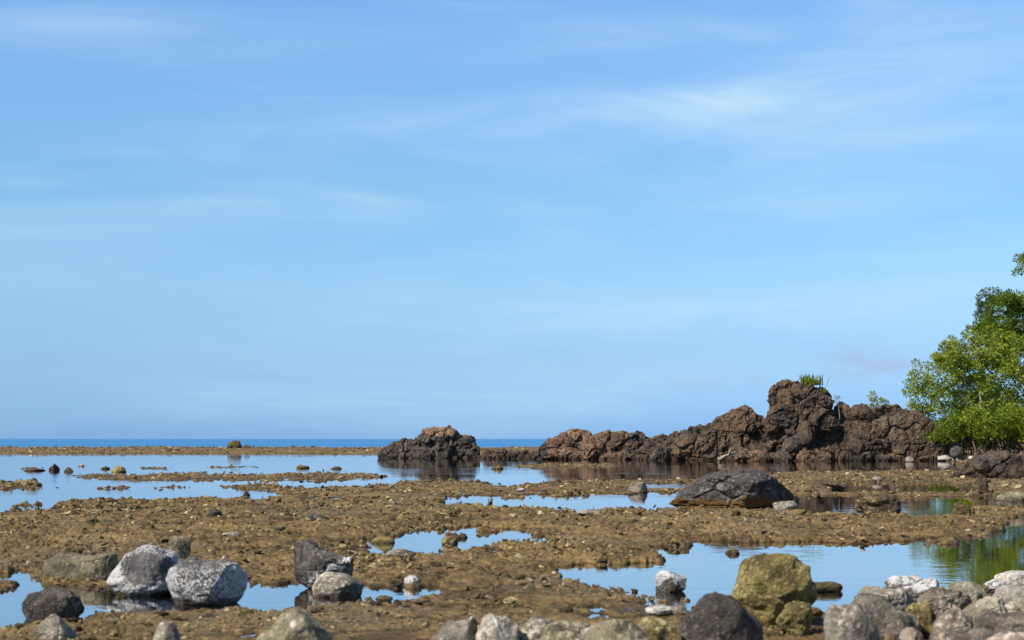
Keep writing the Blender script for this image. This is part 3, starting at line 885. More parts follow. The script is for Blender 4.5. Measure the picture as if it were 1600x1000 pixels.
rock('stone', 'dark low stone on the reef beyond the small barnacled block', 'stone', 322, 346, 794, 807, 'facet', 'basalt_dk', 80, 4, zb=0.03)
rock('stone', 'dark greenish grey flat stone on the reef above the angular boulder', 'stone', 468, 514, 804, 818, 'slab', 'basalt', 86, 4, zb=0.03)
rock('stone', 'small white stone glinting on the far edge of the long pool', 'stone', 806, 822, 762, 768, 'round', 'pale', 81, 3, zb=0.03)
rock('stone', 'grey tilted stone on the flat behind the two barnacled boulders', 'stone', 348, 376, 831, 843, 'facet', 'grey', 82, 4, zb=0.04)
rock('coral_rock', 'small dark coral head on the outer rim, left part of the horizon', 'rock', 354, 379, 688, 700, 'crag', 'coral_dk', 83, 4, far=196.0)
rock('coral_rock', 'tiny dark rock breaking the sea line at far left', 'rock', 8, 21, 696, 701, 'coral', 'coral_dk', 84, 3, far=204.0)
rock('stone', 'small low stone right of the dark coral head on the outer rim', 'stone', 380, 392, 695, 700, 'round', 'coral_dk', 85, 3, far=196.0)
for k, (a, b, c, d, ki, ma, la) in enumerate((
        (36, 64, 744, 759, 'coral', 'coral', 'largest tan coral lump standing in the left pool'),
        (6, 22, 752, 762, 'facet', 'coral', 'small pale tan block mirrored in the left pool'),
        (20, 40, 748, 755, 'coral', 'coral', 'low tan coral lump behind the mirrored block'),
        (-10, 8, 747, 757, 'coral', 'coral', 'tan coral lump cut by the left picture edge'),
        (76, 92, 723, 735, 'coral', 'coral_dk', 'dark upright coral knob in the far left pool'),
        (101, 115, 729, 737, 'coral', 'coral_dk', 'low brown coral knob right of the dark upright one'),
        (122, 132, 724, 729, 'round', 'pale', 'small white stone in the far left pool'),
        (158, 172, 728, 733, 'coral', 'coral_dk', 'flat brown coral stone in the far left pool'),
        (175, 198, 727, 738, 'coral', 'coral', 'blocky tan coral rock in the far left pool'),
        (40, 70, 731, 736, 'coral', 'coral_dk', 'long flat coral sliver awash in the far left pool'),
        (81, 93, 788, 795, 'round', 'basalt_dk', 'black stone awash near the left reef edge'),
        (379, 391, 766, 774, 'round', 'basalt_dk', 'dark stone in the narrow water below the red strip'),
        (463, 484, 725, 732, 'coral', 'coral_dk', 'grey brown stone awash in the middle of the far pool'),
        (516, 534, 727, 733, 'coral', 'coral_dk', 'low dark stone awash left of the islet reflection'),
        (768, 787, 725, 733, 'coral', 'coral_dk', 'lone brown stone awash right of the islet reflection'),
        (1034, 1062, 848, 858, 'coral', 'coral_dk', 'flat coral rock at the far edge of the big pool'),
        (1132, 1157, 852, 866, 'coral', 'coral_dk', 'small dark coral lump alone in the big pool'),
        (0, 30, 903, 916, 'coral', 'coral_dk', 'flat brown coral rock in the front left pool'),
        (578, 619, 824, 849, 'coral', 'coral', 'tan coral lump beside the small middle pool'),
        (690, 716, 833, 851, 'coral', 'coral', 'yellowish coral rock on the islet in the small pool'),
        (200, 222, 786, 797, 'coral', 'coral_dk', 'coral lump at the left edge of the main reef flat'),
        (160, 186, 777, 787, 'coral', 'coral_dk', 'brown coral rise in the shallow water at left'),
        )):
    rock('coral_rock' if ki == 'coral' else 'stone', la, 'rock' if ki == 'coral' else 'stone', a, b, c, d, 'crag' if ki == 'coral' else ki, ma, 100 + k, 4, belly=0.05, depth=1.3, sink=0.6,
         prof=[(u, v * random.uniform(0.65, 1.1)) for u, v in ((-1, .25), (-.75, .5), (-.45, .85), (-.15, .95), (.15, 1.0), (.45, .8), (.75, .55), (1, .25))])

# ---- foreground boulders
B5 = 5
rock('boulder', 'dark brown basalt boulder in the front left pool', 'boulder', 34, 133, 917, 970, 'round', 'basalt_dk', 200, B5, depth=0.8, belly=0.4,
     prof=[(-1, 0.3), (-0.75, 0.7), (-0.4, 0.92), (0.1, 1.0), (0.55, 0.97), (0.85, 0.8), (1, 0.5)])
rock('stone', 'light grey jagged stone before the dark boulder at the left', 'stone', 52, 124, 957, 1006, 'facet', 'grey', 201, B5, zb=0.02, depth=0.7, belly=0.1,
     prof=[(-1, 0.4), (-0.6, 0.7), (-0.1, 1.0), (0.25, 0.8), (0.6, 0.55), (1, 0.35)])
rock('stone_slab', 'long flat olive slab with a dark square end', 'slab', 70, 184, 867, 906, 'block', 'olive', 202, B5, zb=0.02, depth=0.42, belly=0.4, yaw=-0.10,
     prof=[(-1, 0.75), (-0.6, 1.0), (0, 1.0), (0.8, 1.0), (1, 0.98)])
rock('boulder', 'round grey boulder fringed with white barnacles, left of two', 'boulder', 170, 289, 850, 931, 'round', 'barnacle', 253, 6, depth=0.9, belly=0.34, sink=0.1,
     prof=[(-1, 0.2), (-0.85, 0.35), (-0.5, 0.78), (-0.1, 0.98), (0.3, 1.0), (0.7, 0.93), (0.9, 0.75), (1, 0.55)],
     crust=lambda x, y, z: 0.16 + 0.8 * smooth(0.40, 0.95, np.sqrt((x - 0.10) ** 2 * 1.0 + ((z - 0.55) * 1.9) ** 2)) - 0.55 * smooth(0.16, 0.02, z))
rock('boulder', 'round boulder whitened all over with barnacles, right of two', 'boulder', 258, 385, 870, 946, 'round', 'barnacle', 257, 6, depth=0.9, belly=0.30, sink=0.15,
     prof=[(-1, 0.3), (-0.85, 0.6), (-0.5, 0.92), (-0.3, 1.0), (-0.05, 0.88), (0.1, 0.86), (0.5, 0.88), (0.8, 0.74), (1, 0.4)],
     crust=lambda x, y, z: 0.46 + 0.35 * smooth(0.3, 0.9, np.abs(x + 0.1)) - 0.35 * smooth(0.72, 0.95, z) - 0.9 * smooth(0.17, 0.05, z))
rock('stone', 'small squared grey block behind the barnacled boulders', 'stone', 262, 299, 837, 874, 'block', 'olive', 205, 4, zb=0.05, depth=0.9, yaw=0.55)
rock('stone', 'small grey pointed stone at the bottom edge, left of centre', 'stone', 234, 284, 969, 1010, 'facet', 'grey', 206, 4, zb=0.05, depth=0.8, belly=0.15)
rock('boulder', 'dark angular boulder with a white barnacle band on one side', 'boulder', 459, 554, 845, 921, 'facet', 'white_cap', 207, 6, depth=0.8, belly=0.3,
     prof=[(-1, 0.85), (-0.7, 0.98), (-0.3, 1.0), (0.1, 0.97), (0.5, 0.80), (0.85, 0.68), (1, 0.5)],
     crust=lambda x, y, z: 0.85 - 4.5 * np.abs((z - 0.46) - 0.35 * (x - 0.35)) - 3.0 * np.clip(-0.35 - x, 0, 1) - 2.0 * np.clip(y, 0, 1))
rock('boulder', 'smooth oval tan boulder lying in the pool before the dark one', 'boulder', 488, 568, 893, 934, 'round', 'grey', 208, B5, depth=0.75, belly=0.36)
rock('stone', 'small upright stone with white cap in the narrow pool', 'stone', 631, 659, 895, 917, 'facet', 'white_cap', 209, B5, depth=0.9, belly=0.2,
     prof=[(-1, 0.45), (-0.5, 0.7), (0.1, 1.0), (0.6, 0.95), (1, 0.5)], crust=lambda x, y, z: 0.7 - x * 0.7 + (z - 0.4) * 0.6 - 2 * smooth(0.2, 0.1, z))
rock('stone', 'flat pinkish stone on the mud below the small pool', 'stone', 602, 650, 857, 870, 'round', 'pink', 210, 4, zb=0.03)
rock('stone', 'half sunken brown stone at the tip of the narrow pool', 'stone', 586, 614, 930, 941, 'round', 'coral_dk', 211, 4)
rock('boulder', 'mossy olive boulder with a pale chip at the bottom edge', 'boulder', 398, 522, 949, 1030, 'round', 'olive', 212, 6, zb=0.03, depth=0.8, belly=0.2,
     prof=[(-1, 0.35), (-0.7, 0.62), (-0.3, 0.93), (0.0, 1.0), (0.3, 0.95), (0.65, 0.66), (1, 0.35)],
     crust=lambda x, y, z: 1.2 - 9 * np.sqrt((x - 0.06) ** 2 + ((z - 0.72) * 1.0) ** 2) - 3 * np.clip(y + 0.2, 0, 1))
rock('boulder', 'grey boulder at the bottom edge, left half of a split pair', 'boulder', 668, 748, 960, 1034, 'round', 'grey', 213, B5, zb=0.03, depth=0.9, belly=0.2,
     prof=[(-1, 0.4), (-0.5, 0.72), (0.2, 0.9), (0.7, 1.0), (1, 0.9)], crust=lambda x, y, z: 0.5 + (z - 0.93) * 9)
rock('boulder', 'grey boulder with a white streak, right half of a split pair', 'boulder', 738, 812, 959, 1034, 'round', 'grey', 214, B5, zb=0.03, depth=0.9, belly=0.2,
     prof=[(-1, 0.9), (-0.5, 0.98), (0.2, 1.0), (0.6, 0.92), (1, 0.6)], crust=lambda x, y, z: 0.7 - 6 * np.abs(x - 0.05 + (z - 0.8) * 0.8) - 3 * np.clip(0.55 - z, 0, 1))
rock('boulder', 'grey rounded boulder in the bottom row of stones, right of the split pair', 'boulder', 806, 882, 962, 1030, 'round', 'grey', 215, B5, zb=0.03)
rock('boulder', 'olive rounded boulder in the bottom row beside the pale coral', 'boulder', 838, 936, 970, 1040, 'round', 'olive', 216, B5, zb=0.03)
rock('boulder', 'broad olive tan boulder at the bottom edge behind the pale coral', 'boulder', 908, 1020, 967, 1045, 'round', 'olive', 217, B5, zb=0.03)
rock('boulder', 'yellowish brown boulder with a dark side in the bottom row', 'boulder', 984, 1064, 963, 1030, 'round', 'coral', 218, B5, zb=0.03)
rock('coral_branch', 'pale pink broken coral branch lying on the bottom row of stones', 'coral', 894, 956, 968, 1012, 'coral', 'pale', 219, B5, zb=0.17, depth=0.5, far=10.5, shear=0.9)
rock('stone', 'pale flat stone on the mud before the white capped stone', 'stone', 1008, 1054, 947, 960, 'slab', 'pale', 220, 4, zb=0.03)
rock('stone', 'grey flat stone touching the pale flat one', 'stone', 1050, 1074, 945, 960, 'slab', 'grey', 221, 4, zb=0.03)
rock('boulder', 'large black basalt boulder at the bottom edge, right of centre', 'boulder', 1060, 1192, 925, 1030, 'round', 'basalt_dk', 222, 6, zb=0.02, depth=0.85, belly=0.2,
     prof=[(-1, 0.3), (-0.8, 0.55), (-0.45, 0.88), (-0.1, 1.0), (0.2, 0.97), (0.55, 0.76), (0.85, 0.5), (1, 0.3)])
rock('coral_boulder', 'tall yellow olive coral boulder standing at the edge of the big pool', 'boulder', 1137, 1277, 861, 985, 'knob', 'coral', 223, 6, depth=0.7, belly=0.4, sink=0.1,
     prof=[(-1, 0.5), (-0.85, 0.72), (-0.5, 0.93), (-0.2, 1.0), (0.25, 0.96), (0.6, 0.80), (0.85, 0.6), (1, 0.35)],
     crust=lambda x, y, z: 0.02 + 0.35 * np.sin(x * 4 + z * 5))
rock('stone', 'white topped stone standing alone in the big pool', 'stone', 1022, 1074, 891, 926, 'facet', 'white_cap', 224, B5, depth=0.85, belly=0.3,
     prof=[(-1, 0.5), (-0.6, 0.92), (-0.2, 1.0), (0.3, 0.9), (0.7, 0.65), (1, 0.4)], crust=lambda x, y, z: 0.9 * smooth(0.20, 0.62, z + 0.12 * np.sin(x * 5)) - 0.05 - x * 0.35)
rock('stone', 'flat brown stone in the water beside the yellow coral boulder', 'stone', 1262, 1318, 909, 925, 'slab', 'coral_dk', 225, B5, depth=0.7, belly=0.4)
rock('coral_rock', 'tan coral lump at the foot of the yellow coral boulder', 'rock', 1212, 1272, 938, 992, 'coral', 'coral', 226, B5, zb=0.02)
# pile at the right
PILE = (
    (1292, 1372, 934, 1030, 'round', 'grey', 'smooth grey boulder at the near end of the pile', 0.10, 1.0, [(-1, .55), (-.7, .95), (-.3, 1), (.1, .9), (.5, .7), (1, .3)]),
    (1328, 1428, 926, 1012, 'round', 'basalt_dk', 'big dark grey boulder lying on the pile behind the smooth one', 0.0, 0.9, [(-1, .6), (-.7, .9), (-.3, 1), (.2, .85), (.6, .6), (1, .3)]),
    (1340, 1424, 915, 965, 'facet', 'grey', 'dark rimmed grey rock at the back of the pile by the water', 0.0, 0.9, [(-1, .4), (-.5, .95), (0, .9), (.5, 1), (1, .7)]),
    (1386, 1446, 899, 936, 'facet', 'white_cap', 'white and pink patched stone topping the pile by the water', 0.0, 0.8, [(-1, .5), (-.5, .95), (0, 1), (.5, .95), (1, .5)]),
    (1410, 1466, 905, 944, 'slab', 'white_cap', 'bright white tilted stone beside the patched one', 0.0, 0.7, [(-1, .4), (-.4, .6), (.3, .95), (.7, 1), (1, .7)]),
    (1406, 1462, 938, 1004, 'coral', 'coral', 'tan brown coral chunk in the middle of the pile', 0.0, 0.8, None),
    (1436, 1512, 916, 975, 'crag', 'basalt_dk', 'rough dark brown rock in the middle of the pile', 0.0, 0.8, None),
    (1452, 1522, 948, 1026, 'facet', 'pink', 'pinkish grey speckled boulder in the pile', 0.0, 0.9, None),
    (1474, 1536, 909, 948, 'facet', 'cream', 'pale cream stone at the back of the pile', 0.0, 0.8, None),
    (1502, 1552, 912, 945, 'coral', 'coral', 'yellow coral stone at the back of the pile', 0.0, 0.8, None),
    (1528, 1570, 905, 932, 'facet', 'white_cap', 'small stone with a white top behind the yellow coral', 0.0, 0.8, None),
    (1494, 1580, 929, 1006, 'facet', 'cream', 'pale cream angular boulder in the pile', 0.0, 0.9, [(-1, .35), (-.5, .6), (0, .95), (.5, 1), (1, .7)]),
    (1528, 1650, 953, 1016, 'slab', 'basalt_dk', 'dark flat boulder at the right end of the pile', 0.0, 0.7, [(-1, .6), (-.6, .95), (0, 1), (1, .95)]),
    (1556, 1640, 914, 965, 'slab', 'pale', 'broad pale stone at the right edge of the pile', 0.0, 0.8, None),
    (1562, 1640, 892, 926, 'slab', 'pale', 'pale flat rock in the water behind the pile', 0.0, 0.8, None),
    (1404, 1444, 980, 1020, 'round', 'pink', 'small brownish stone low in the gap of the pile', 0.0, 0.8, None),
    (1476, 1556, 978, 1040, 'round', 'basalt_dk', 'dark shaded boulder low at the front of the pile', 0.0, 0.9, None),
    (1546, 1640, 986, 1050, 'round', 'pink', 'reddish grey boulder in the bottom corner under the pile', 0.0, 0.9, None),
    (1370, 1420, 990, 1040, 'round', 'coral_dk', 'brown rounded stone at the bottom edge before the pile', 0.0, 0.9, None),
    (1580, 1680, 930, 985, 'facet', 'cream', 'cream boulder behind the dark flat one, cut by the picture edge', 0.0, 0.9, None),
)
for k, (a, b, c, d, ki, ma, la, zb, dp, pr) in enumerate(PILE):
    cr = None
    a, b = a - 0.07 * (b - a), b + 0.07 * (b - a)
    ma = 'stone_dk' if ma == 'basalt_dk' else ma
    if ma == 'white_cap':
        cr = lambda x, y, z: 0.75 * smooth(0.35, 0.7, z) - 0.05
    rock('coral_rock' if ki == 'coral' else 'boulder', la, 'rock' if ki == 'coral' else 'boulder', a, b, c, d, ki, ma, 300 + k, B5, zb=zb, depth=dp, belly=0.3, prof=pr, crust=cr, group='pile of boulders by the big pool')


# ---- driftwood
def tube_mesh(paths, sides=6):
    V = []; FF = []; n0 = 0
    for pts, rad in paths:
        pts = np.array(pts, float); m = len(pts)
        for i in range(m):
            d = pts[min(i + 1, m - 1)] - pts[max(i - 1, 0)]
            d /= max(np.linalg.norm(d), 1e-6)
            u = np.cross(d, (0.31, 0.87, 0.2)); u /= max(np.linalg.norm(u), 1e-6); w = np.cross(d, u)
            for s in range(sides):
                a = 2 * math.pi * s / sides
                V.append(pts[i] + (u * math.cos(a) + w * math.sin(a)) * rad[i])
        for i in range(m - 1):
            for s in range(sides):
                s2 = (s + 1) % sides
                FF.append((n0 + i * sides + s, n0 + i * sides + s2, n0 + (i + 1) * sides + s2, n0 + (i + 1) * sides + s))
        n0 += m * sides
    return np.array(V), np.array(FF)


def driftwood():
    o0 = atd(1122, 719, 107.2); a = np.array(o0)
    e = np.array(atd(1150, 706, 107.6)); f2 = np.array(atd(1143, 707, 107.3))
    p1 = [a, a + (e - a) * 0.35 + np.array((0, 0, .05)), a + (e - a) * 0.7, e]
    p2 = [a + (e - a) * 0.55, f2 + np.array((-.1, 0, .12)), f2 + np.array((.0, 0, .34))]
    V, Fq = tube_mesh([(p1, [.13, .12, .09, .05]), (p2, [.08, .06, .03])])
    o = link('driftwood_log', mesh_from('driftwood_log', V - a, Fq), M['drift'], loc=tuple(a))
    tag(o, 'pale forked driftwood log lying at the foot of the ridge', 'driftwood')


driftwood()


# ------------------------------------------------------------------ trees and plants
def leaf_cloud(centres, radii, per, size, r, flat=0.75, droop=0.0, slim=0.5):
    """small folded leaves round each twig end"""
    C = np.repeat(centres, per, 0); R = np.repeat(radii, per)
    n = len(C)
    d = r.normal(size=(n, 3)); d /= np.linalg.norm(d, axis=1)[:, None]
    rad = R * r.uniform(0.25, 1.0, n) ** 0.6
    pos = C + d * rad[:, None] * np.array([1, 1, flat])
    ax = d + r.normal(size=(n, 3)) * 0.7 + np.array([0, 0, 0.25 - droop]); ax /= np.linalg.norm(ax, axis=1)[:, None]
    nr = np.cross(ax, r.normal(size=(n, 3))); nr /= np.linalg.norm(nr, axis=1)[:, None]
    nr = nr + np.array([0, 0, 0.7]) * np.sign(nr[:, 2:3] + 1e-6)
    sd = np.cross(ax, nr); sd /= np.linalg.norm(sd, axis=1)[:, None]
    up = np.cross(sd, ax)
    L = size * r.uniform(0.5, 1.45, n)[:, None]; Wd = L * slim
    v0 = pos; v1 = pos + ax * L * 0.5 + sd * Wd * 0.5 + up * L * 0.06; v2 = pos + ax * L; v3 = pos + ax * L * 0.5 - sd * Wd * 0.5 + up * L * 0.06
    V = np.stack([v0, v1, v2, v3], 1).reshape(-1, 3)
    b = np.arange(n) * 4
    FF = np.concatenate([np.stack([b, b + 1, b + 2], 1), np.stack([b, b + 2, b + 3], 1)])
    tone = np.repeat(np.clip(np.repeat(r.uniform(0, 1, len(centres)), per) * 0.55 + r.uniform(0, 1, n) * 0.45, 0, 1), 4)
    return V, FF, tone


def tree(name, label, cat, base, blobs, n_twig, per, leaf, lmat, bmat, seed, trunk_r=0.16, cl_r=0.42, parts=('crown', 'trunk'), roots=0, flat=0.75, hollow=0.35, slim=0.5, group=None, stems=1, lean=(0, 0), zmin=0.15):
    r = np.random.default_rng(seed)
    base = np.array(base, float)
    root = bpy.data.objects.new(name, None); COL.objects.link(root); root.location = tuple(base)
    tag(root, label, cat, group)
    # twig ends inside the crown lobes
    vol = np.array([b[1][0] * b[1][1] * b[1][2] for b in blobs]) ** 0.8; vol /= vol.sum()
    pts = []
    while len(pts) < n_twig:
        c, rad = blobs[r.choice(len(blobs), p=vol)]
        d = r.normal(size=3); d /= np.linalg.norm(d)
        q = np.array(c) - base + d * np.array(rad) * (hollow + (1 - hollow) * r.random() ** 0.55)
        if q[2] < zmin:
            continue
        if pn3(np.array([q * 0.9 + seed]))[0] < -0.30:
            continue
        pts.append(q)
    pts = np.array(pts)
    cen = pts.mean(0)
    # skeleton: stems up into the crown, then each twig joins the nearest wood
    nodes = []; paths = []
    for s in range(stems):
        a = 2 * math.pi * s / max(stems, 1) + r.uniform(0, 1)
        st = np.array([math.cos(a), math.sin(a), 0]) * (0.25 if stems > 1 else 0)
        tgt = cen * 0.85 + np.array([math.cos(a), math.sin(a), 0]) * (0.28 * np.std(pts[:, 0]) * 2 if stems > 1 else 0)
        P = []
        for i in range(8):
            u = i / 7
            P.append(st * (1 - u) + tgt * u + np.array([lean[0], lean[1], 0]) * u * (1 - u) + r.normal(size=3) * 0.09 * (0 < i) * (tgt[2] * 0.2 + 0.1))
        rad = [trunk_r * (1 - 0.62 * i / 7) for i in range(8)]
        P[0][2] = -0.4
        paths.append((P, rad)); nodes += [(p, q) for p, q in zip(P[2:], rad[2:])]
    order = np.argsort(np.linalg.norm(pts - cen, axis=1))
    NP = np.array([n[0] for n in nodes]); NR = np.array([n[1] for n in nodes])
    for k in order:
        q = pts[k]
        dist = np.linalg.norm(NP - q, axis=1) + 0.35 * np.maximum(NP[:, 2] - q[2], 0)
        j = int(np.argmin(dist)); a = NP[j]; ln = np.linalg.norm(q - a)
        if ln < 0.05:
            continue
        ra = min(NR[j] * 0.75, 0.02 + 0.045 * ln); rb = max(0.008, ra * 0.4)
        m1 = a + (q - a) * 0.4 + r.normal(size=3) * ln * 0.09 - np.array([0, 0, 0.03 * ln])
        m2 = a + (q - a) * 0.75 + r.normal(size=3) * ln * 0.07
        paths.append(([a, m1, m2, q], [ra, (ra * 2 + rb) / 3, (ra + rb * 2) / 3, rb]))
        NP = np.vstack([NP, m1, m2, q]); NR = np.concatenate([NR, [(ra * 2 + rb) / 3, (ra + rb * 2) / 3, rb]])
    V, Fq = tube_mesh(paths, 5)
    link(parts[1], mesh_from(parts[1], V, Fq), M[bmat], root)
    cr = cl_r * r.uniform(0.6, 1.25, len(pts))
    V, FF, tone = leaf_cloud(pts, cr, per, leaf, r, flat, slim=slim)
    me = mesh_from(parts[0], V, FF, False); attr(me, 'leaf_tone', tone)
    link(parts[0], me, M[lmat], root)
    for i in range(roots):
        a = r.uniform(0, 2 * math.pi); d = r.uniform(0.5, 1.6); h = r.uniform(0.5, 1.3)
        e = np.array([math.cos(a) * d, math.sin(a) * d, -0.45])
        P = [np.array([0, 0, h]), e * 0.5 + np.array([0, 0, h * 0.95]), e * 0.85 + np.array([0, 0, h * 0.55]), e]
        V, Fq = tube_mesh([(P, [.035, .035, .03, .028])], 5)
        link('prop_root', mesh_from('prop_root', V, Fq), M['bark_dk'], root)
    return root


def lobes(Y, items):
    """crown lobes given as (column, row, half width, half height in photo px, depth offset, depth radius m)"""
    out = []
    for px, py, hw, hh, dy, dr in items:
        c = atd(px, py, Y + dy)
        k = (Y + dy) / F
        out.append((tuple(c), (hw * k, dr, hh * k)))
    return out


tree('mangrove_tree', 'spreading pale green mangrove tree with bare grey limbs behind the massif', 'tree', atd(1545, 704, 118),
     lobes(118, [(1470, 590, 52, 36, 0, 2.2), (1510, 552, 48, 36, 0, 2.4), (1548, 545, 44, 30, 1, 2.4), (1450, 622, 38, 24, 0, 1.6), (1440, 600, 26, 18, 0, 1.4), (1462, 648, 34, 18, 0, 1.6), (1440, 640, 22, 14, 0, 1.2), (1480, 570, 34, 26, 0, 1.8), (1500, 620, 50, 30, 0, 2.2), (1560, 600, 55, 50, 0, 2.6), (1600, 570, 45, 50, 0, 2.5), (1530, 650, 60, 26, 1, 2.2), (1590, 650, 50, 30, 1, 2.2)]),
     500, 50, 0.20, 'leaf_light', 'bark', 401, trunk_r=0.15, cl_r=0.40, stems=3, flat=0.6)
tree('mangrove_tree', 'dense darker green tree rising behind the pale mangrove', 'tree', atd(1625, 700, 124),
     lobes(124, [(1590, 500, 62, 42, 0, 3.0), (1545, 520, 30, 30, 0, 2.0), (1575, 478, 40, 20, 0, 2.2), (1625, 500, 55, 44, 1, 3.0), (1600, 550, 60, 40, 0, 3.0), (1668, 520, 60, 60, 1, 3.0), (1590, 620, 60, 50, 1, 3), (1650, 620, 60, 60, 1, 3)]),
     460, 110, 0.21, 'leaf_dark', 'bark', 402, trunk_r=0.24, cl_r=0.50)
tree('tall_tree', 'tall tree reaching in at the right picture edge with one leafy bough', 'tree', atd(1668, 700, 128),
     lobes(128, [(1611, 411, 29, 23, 0, 1.3), (1665, 400, 44, 44, 1, 2.5), (1690, 420, 60, 70, 1, 3.0), (1690, 360, 60, 50, 1, 3.0)]),
     300, 100, 0.21, 'leaf_dark', 'bark', 403, trunk_r=0.28, cl_r=0.48)
tree('dusty_tree', 'dusty blue green treetop behind the dense dark tree', 'tree', atd(1560, 695, 134),
     lobes(134, [(1543, 470, 22, 16, 0, 1.6), (1560, 465, 22, 13, 0, 1.6), (1535, 500, 16, 20, 0, 1.4), (1478, 560, 16, 18, 0, 1.2), (1500, 560, 26, 30, 0, 2.0), (1560, 540, 40, 50, 0, 2.5), (1520, 620, 40, 50, 0, 2.5)]),
     240, 100, 0.18, 'leaf_blue', 'bark', 404, trunk_r=0.16, cl_r=0.42)
for k, (px, py, w, h, nt, dy, la) in enumerate((
        (1480, 674, 26, 17, 60, 0.0, 'low bright green mangrove bush nearest the massif'),
        (1514, 662, 26, 26, 90, 1.2, 'rounded bright green mangrove bush second from the massif'),
        (1552, 670, 30, 20, 80, 0.2, 'low bright green mangrove bush on arched prop roots, middle of the shore'),
        (1586, 656, 30, 30, 100, 1.6, 'tall bright green mangrove bush at the right edge of the shore'),
        (1630, 664, 36, 26, 90, 0.6, 'low bright green mangrove bush cut by the right edge'))):
    tree('mangrove_bush', la, 'bush', atd(px, 710, 110.5 + dy), lobes(110.5 + dy, [(px, py, w, h, 0, 1.3), (px - 14, py + 9, w * .8, h * .7, -.6, 1.0), (px + 12, py - 9, w * .6, h * .8, .4, 1.0)]),
         int(nt * 0.75), 50, 0.19, ('leaf_bright', 'leaf_light', 'leaf_bright', 'leaf_light', 'leaf_bright')[k], 'bark_dk', 410 + k, trunk_r=0.05, cl_r=0.30, parts=('foliage', 'stem'), roots=30, stems=3, zmin=0.8, group='mangrove bushes on the shore')
for k, (px, py, w, h, nt, la) in enumerate((
        (1500, 672, 40, 26, 90, 'shaded dark green thicket behind the bush nearest the massif'),
        (1570, 668, 50, 30, 110, 'shaded dark green thicket behind the middle mangrove bushes'),
        (1645, 664, 50, 32, 90, 'shaded dark green thicket behind the bush at the right edge'))):
    tree('mangrove_bush', la, 'bush', atd(px, 706, 115.0), lobes(115.0, [(px, py, w, h, 0, 1.6), (px, py + 14, w, h * .7, 0, 1.4)]),
         nt, 80, 0.2, 'leaf_dark', 'bark_dk', 460 + k, trunk_r=0.06, cl_r=0.42, parts=('foliage', 'stem'), stems=3, group='dark thickets behind the mangrove bushes')
tree('shrub', 'small leafy green shrub growing on top of the massif', 'shrub', atd(1368, 645, 113.6), lobes(113.6, [(1365, 622, 9, 9, 0, 0.4), (1374, 629, 14, 6, 0, 0.5), (1360, 634, 8, 6, 0, .4)]),
     22, 34, 0.13, 'leaf_light', 'bark', 420, trunk_r=0.03, cl_r=0.18, parts=('foliage', 'stem'))
tree('shrub', 'thin twiggy shrub on the knob beside the tall stack', 'shrub', atd(1312, 646, 112.6), lobes(112.6, [(1306, 622, 8, 9, 0, 0.3), (1316, 626, 7, 7, 0, 0.3)]),
     14, 9, 0.09, 'leaf_blue', 'bark', 421, trunk_r=0.025, cl_r=0.14, parts=('foliage', 'stem'))


def grass_tuft(label, px, py, Y, w, h, n, seed):
    r = np.random.default_rng(seed)
    o = np.array(atd(px, py, Y)); V = []; FF = []; T = []
    for i in range(n):
        a = r.uniform(0, 2 * math.pi); b = np.array([r.normal() * w * .35, r.normal() * w * .3, -0.05])
        L = h * (0.35 + 0.9 * r.random() ** 1.6); out = np.array([math.cos(a), math.sin(a), 0]) * L * r.uniform(0.1, 1.0)
        side = np.array([-math.sin(a), math.cos(a), 0]) * 0.022
        p = [b, b + out * 0.35 + np.array([0, 0, L * 0.65]), b + out + np.array([0, 0, L * r.uniform(0.55, 1.0)])]
        k = len(V)
        V += [p[0] - side, p[0] + side, p[1] + side * 1.2, p[1] - side * 1.2, p[2]]
        FF += [(k, k + 1, k + 2), (k, k + 2, k + 3), (k + 3, k + 2, k + 4)]
        T += [r.random()] * 5
    me = mesh_from('grass_tuft', np.array(V), np.array(FF), False); attr(me, 'leaf_tone', T)
    tag(link('grass_tuft', me, M['leaf_bright'], loc=tuple(o)), label, 'grass')


grass_tuft('tuft of yellow green grass on top of the tall stack', 1266, 601, 113.4, 1.0, 0.85, 200, 430)
grass_tuft('low dry grass wisp trailing down the right shoulder of the tall stack', 1287, 612, 113.2, 0.4, 0.4, 50, 432)
grass_tuft('sparse dry grass wisp on the left shoulder of the tall stack', 1232, 597, 114.4, 0.3, 0.3, 60, 431)

# ------------------------------------------------------------------ loose coral stones and rubble
def stone_meshes(n, sub, kinds, seed, plates=False):
    out = []
    for i in range(n):
        p, f = rock_shape(seed + i, sub, kinds[i % len(kinds)])
        if plates:
            q = np.random.default_rng(seed + i)
            p = p + 0.50 * np.stack([fbm3(p * 1.6 + seed + i + 9 * k, 4, 0.65) for k in range(3)], 1)
            p = p * np.array([1.0, q.uniform(0.5, 0.9), q.choice([0.22, 0.3, 0.42, 0.6])])
        else:
            p = p * np.array([1.0, 0.8, 0.62])
        out.append((p, f))
    return out


def scatter(n, d0, d1, size, r, clump=0.0, tmax=0.40):
    """random spots of the reef; returns X, Y, ground height"""
    Y = np.sqrt(r.uniform(d0 * d0, d1 * d1, n)); X = r.uniform(-tmax, tmax, n) * Y
    h = height_at(X, Y)
    s = land_at(X, Y)
    c = fbm2(X * 0.8 + 5, Y * 0.35, 3) + r.normal(size=n) * 0.12
    keep = (h > -0.03) & (s > -1.2) & (c > clump)
    return X[keep], Y[keep], h[keep]


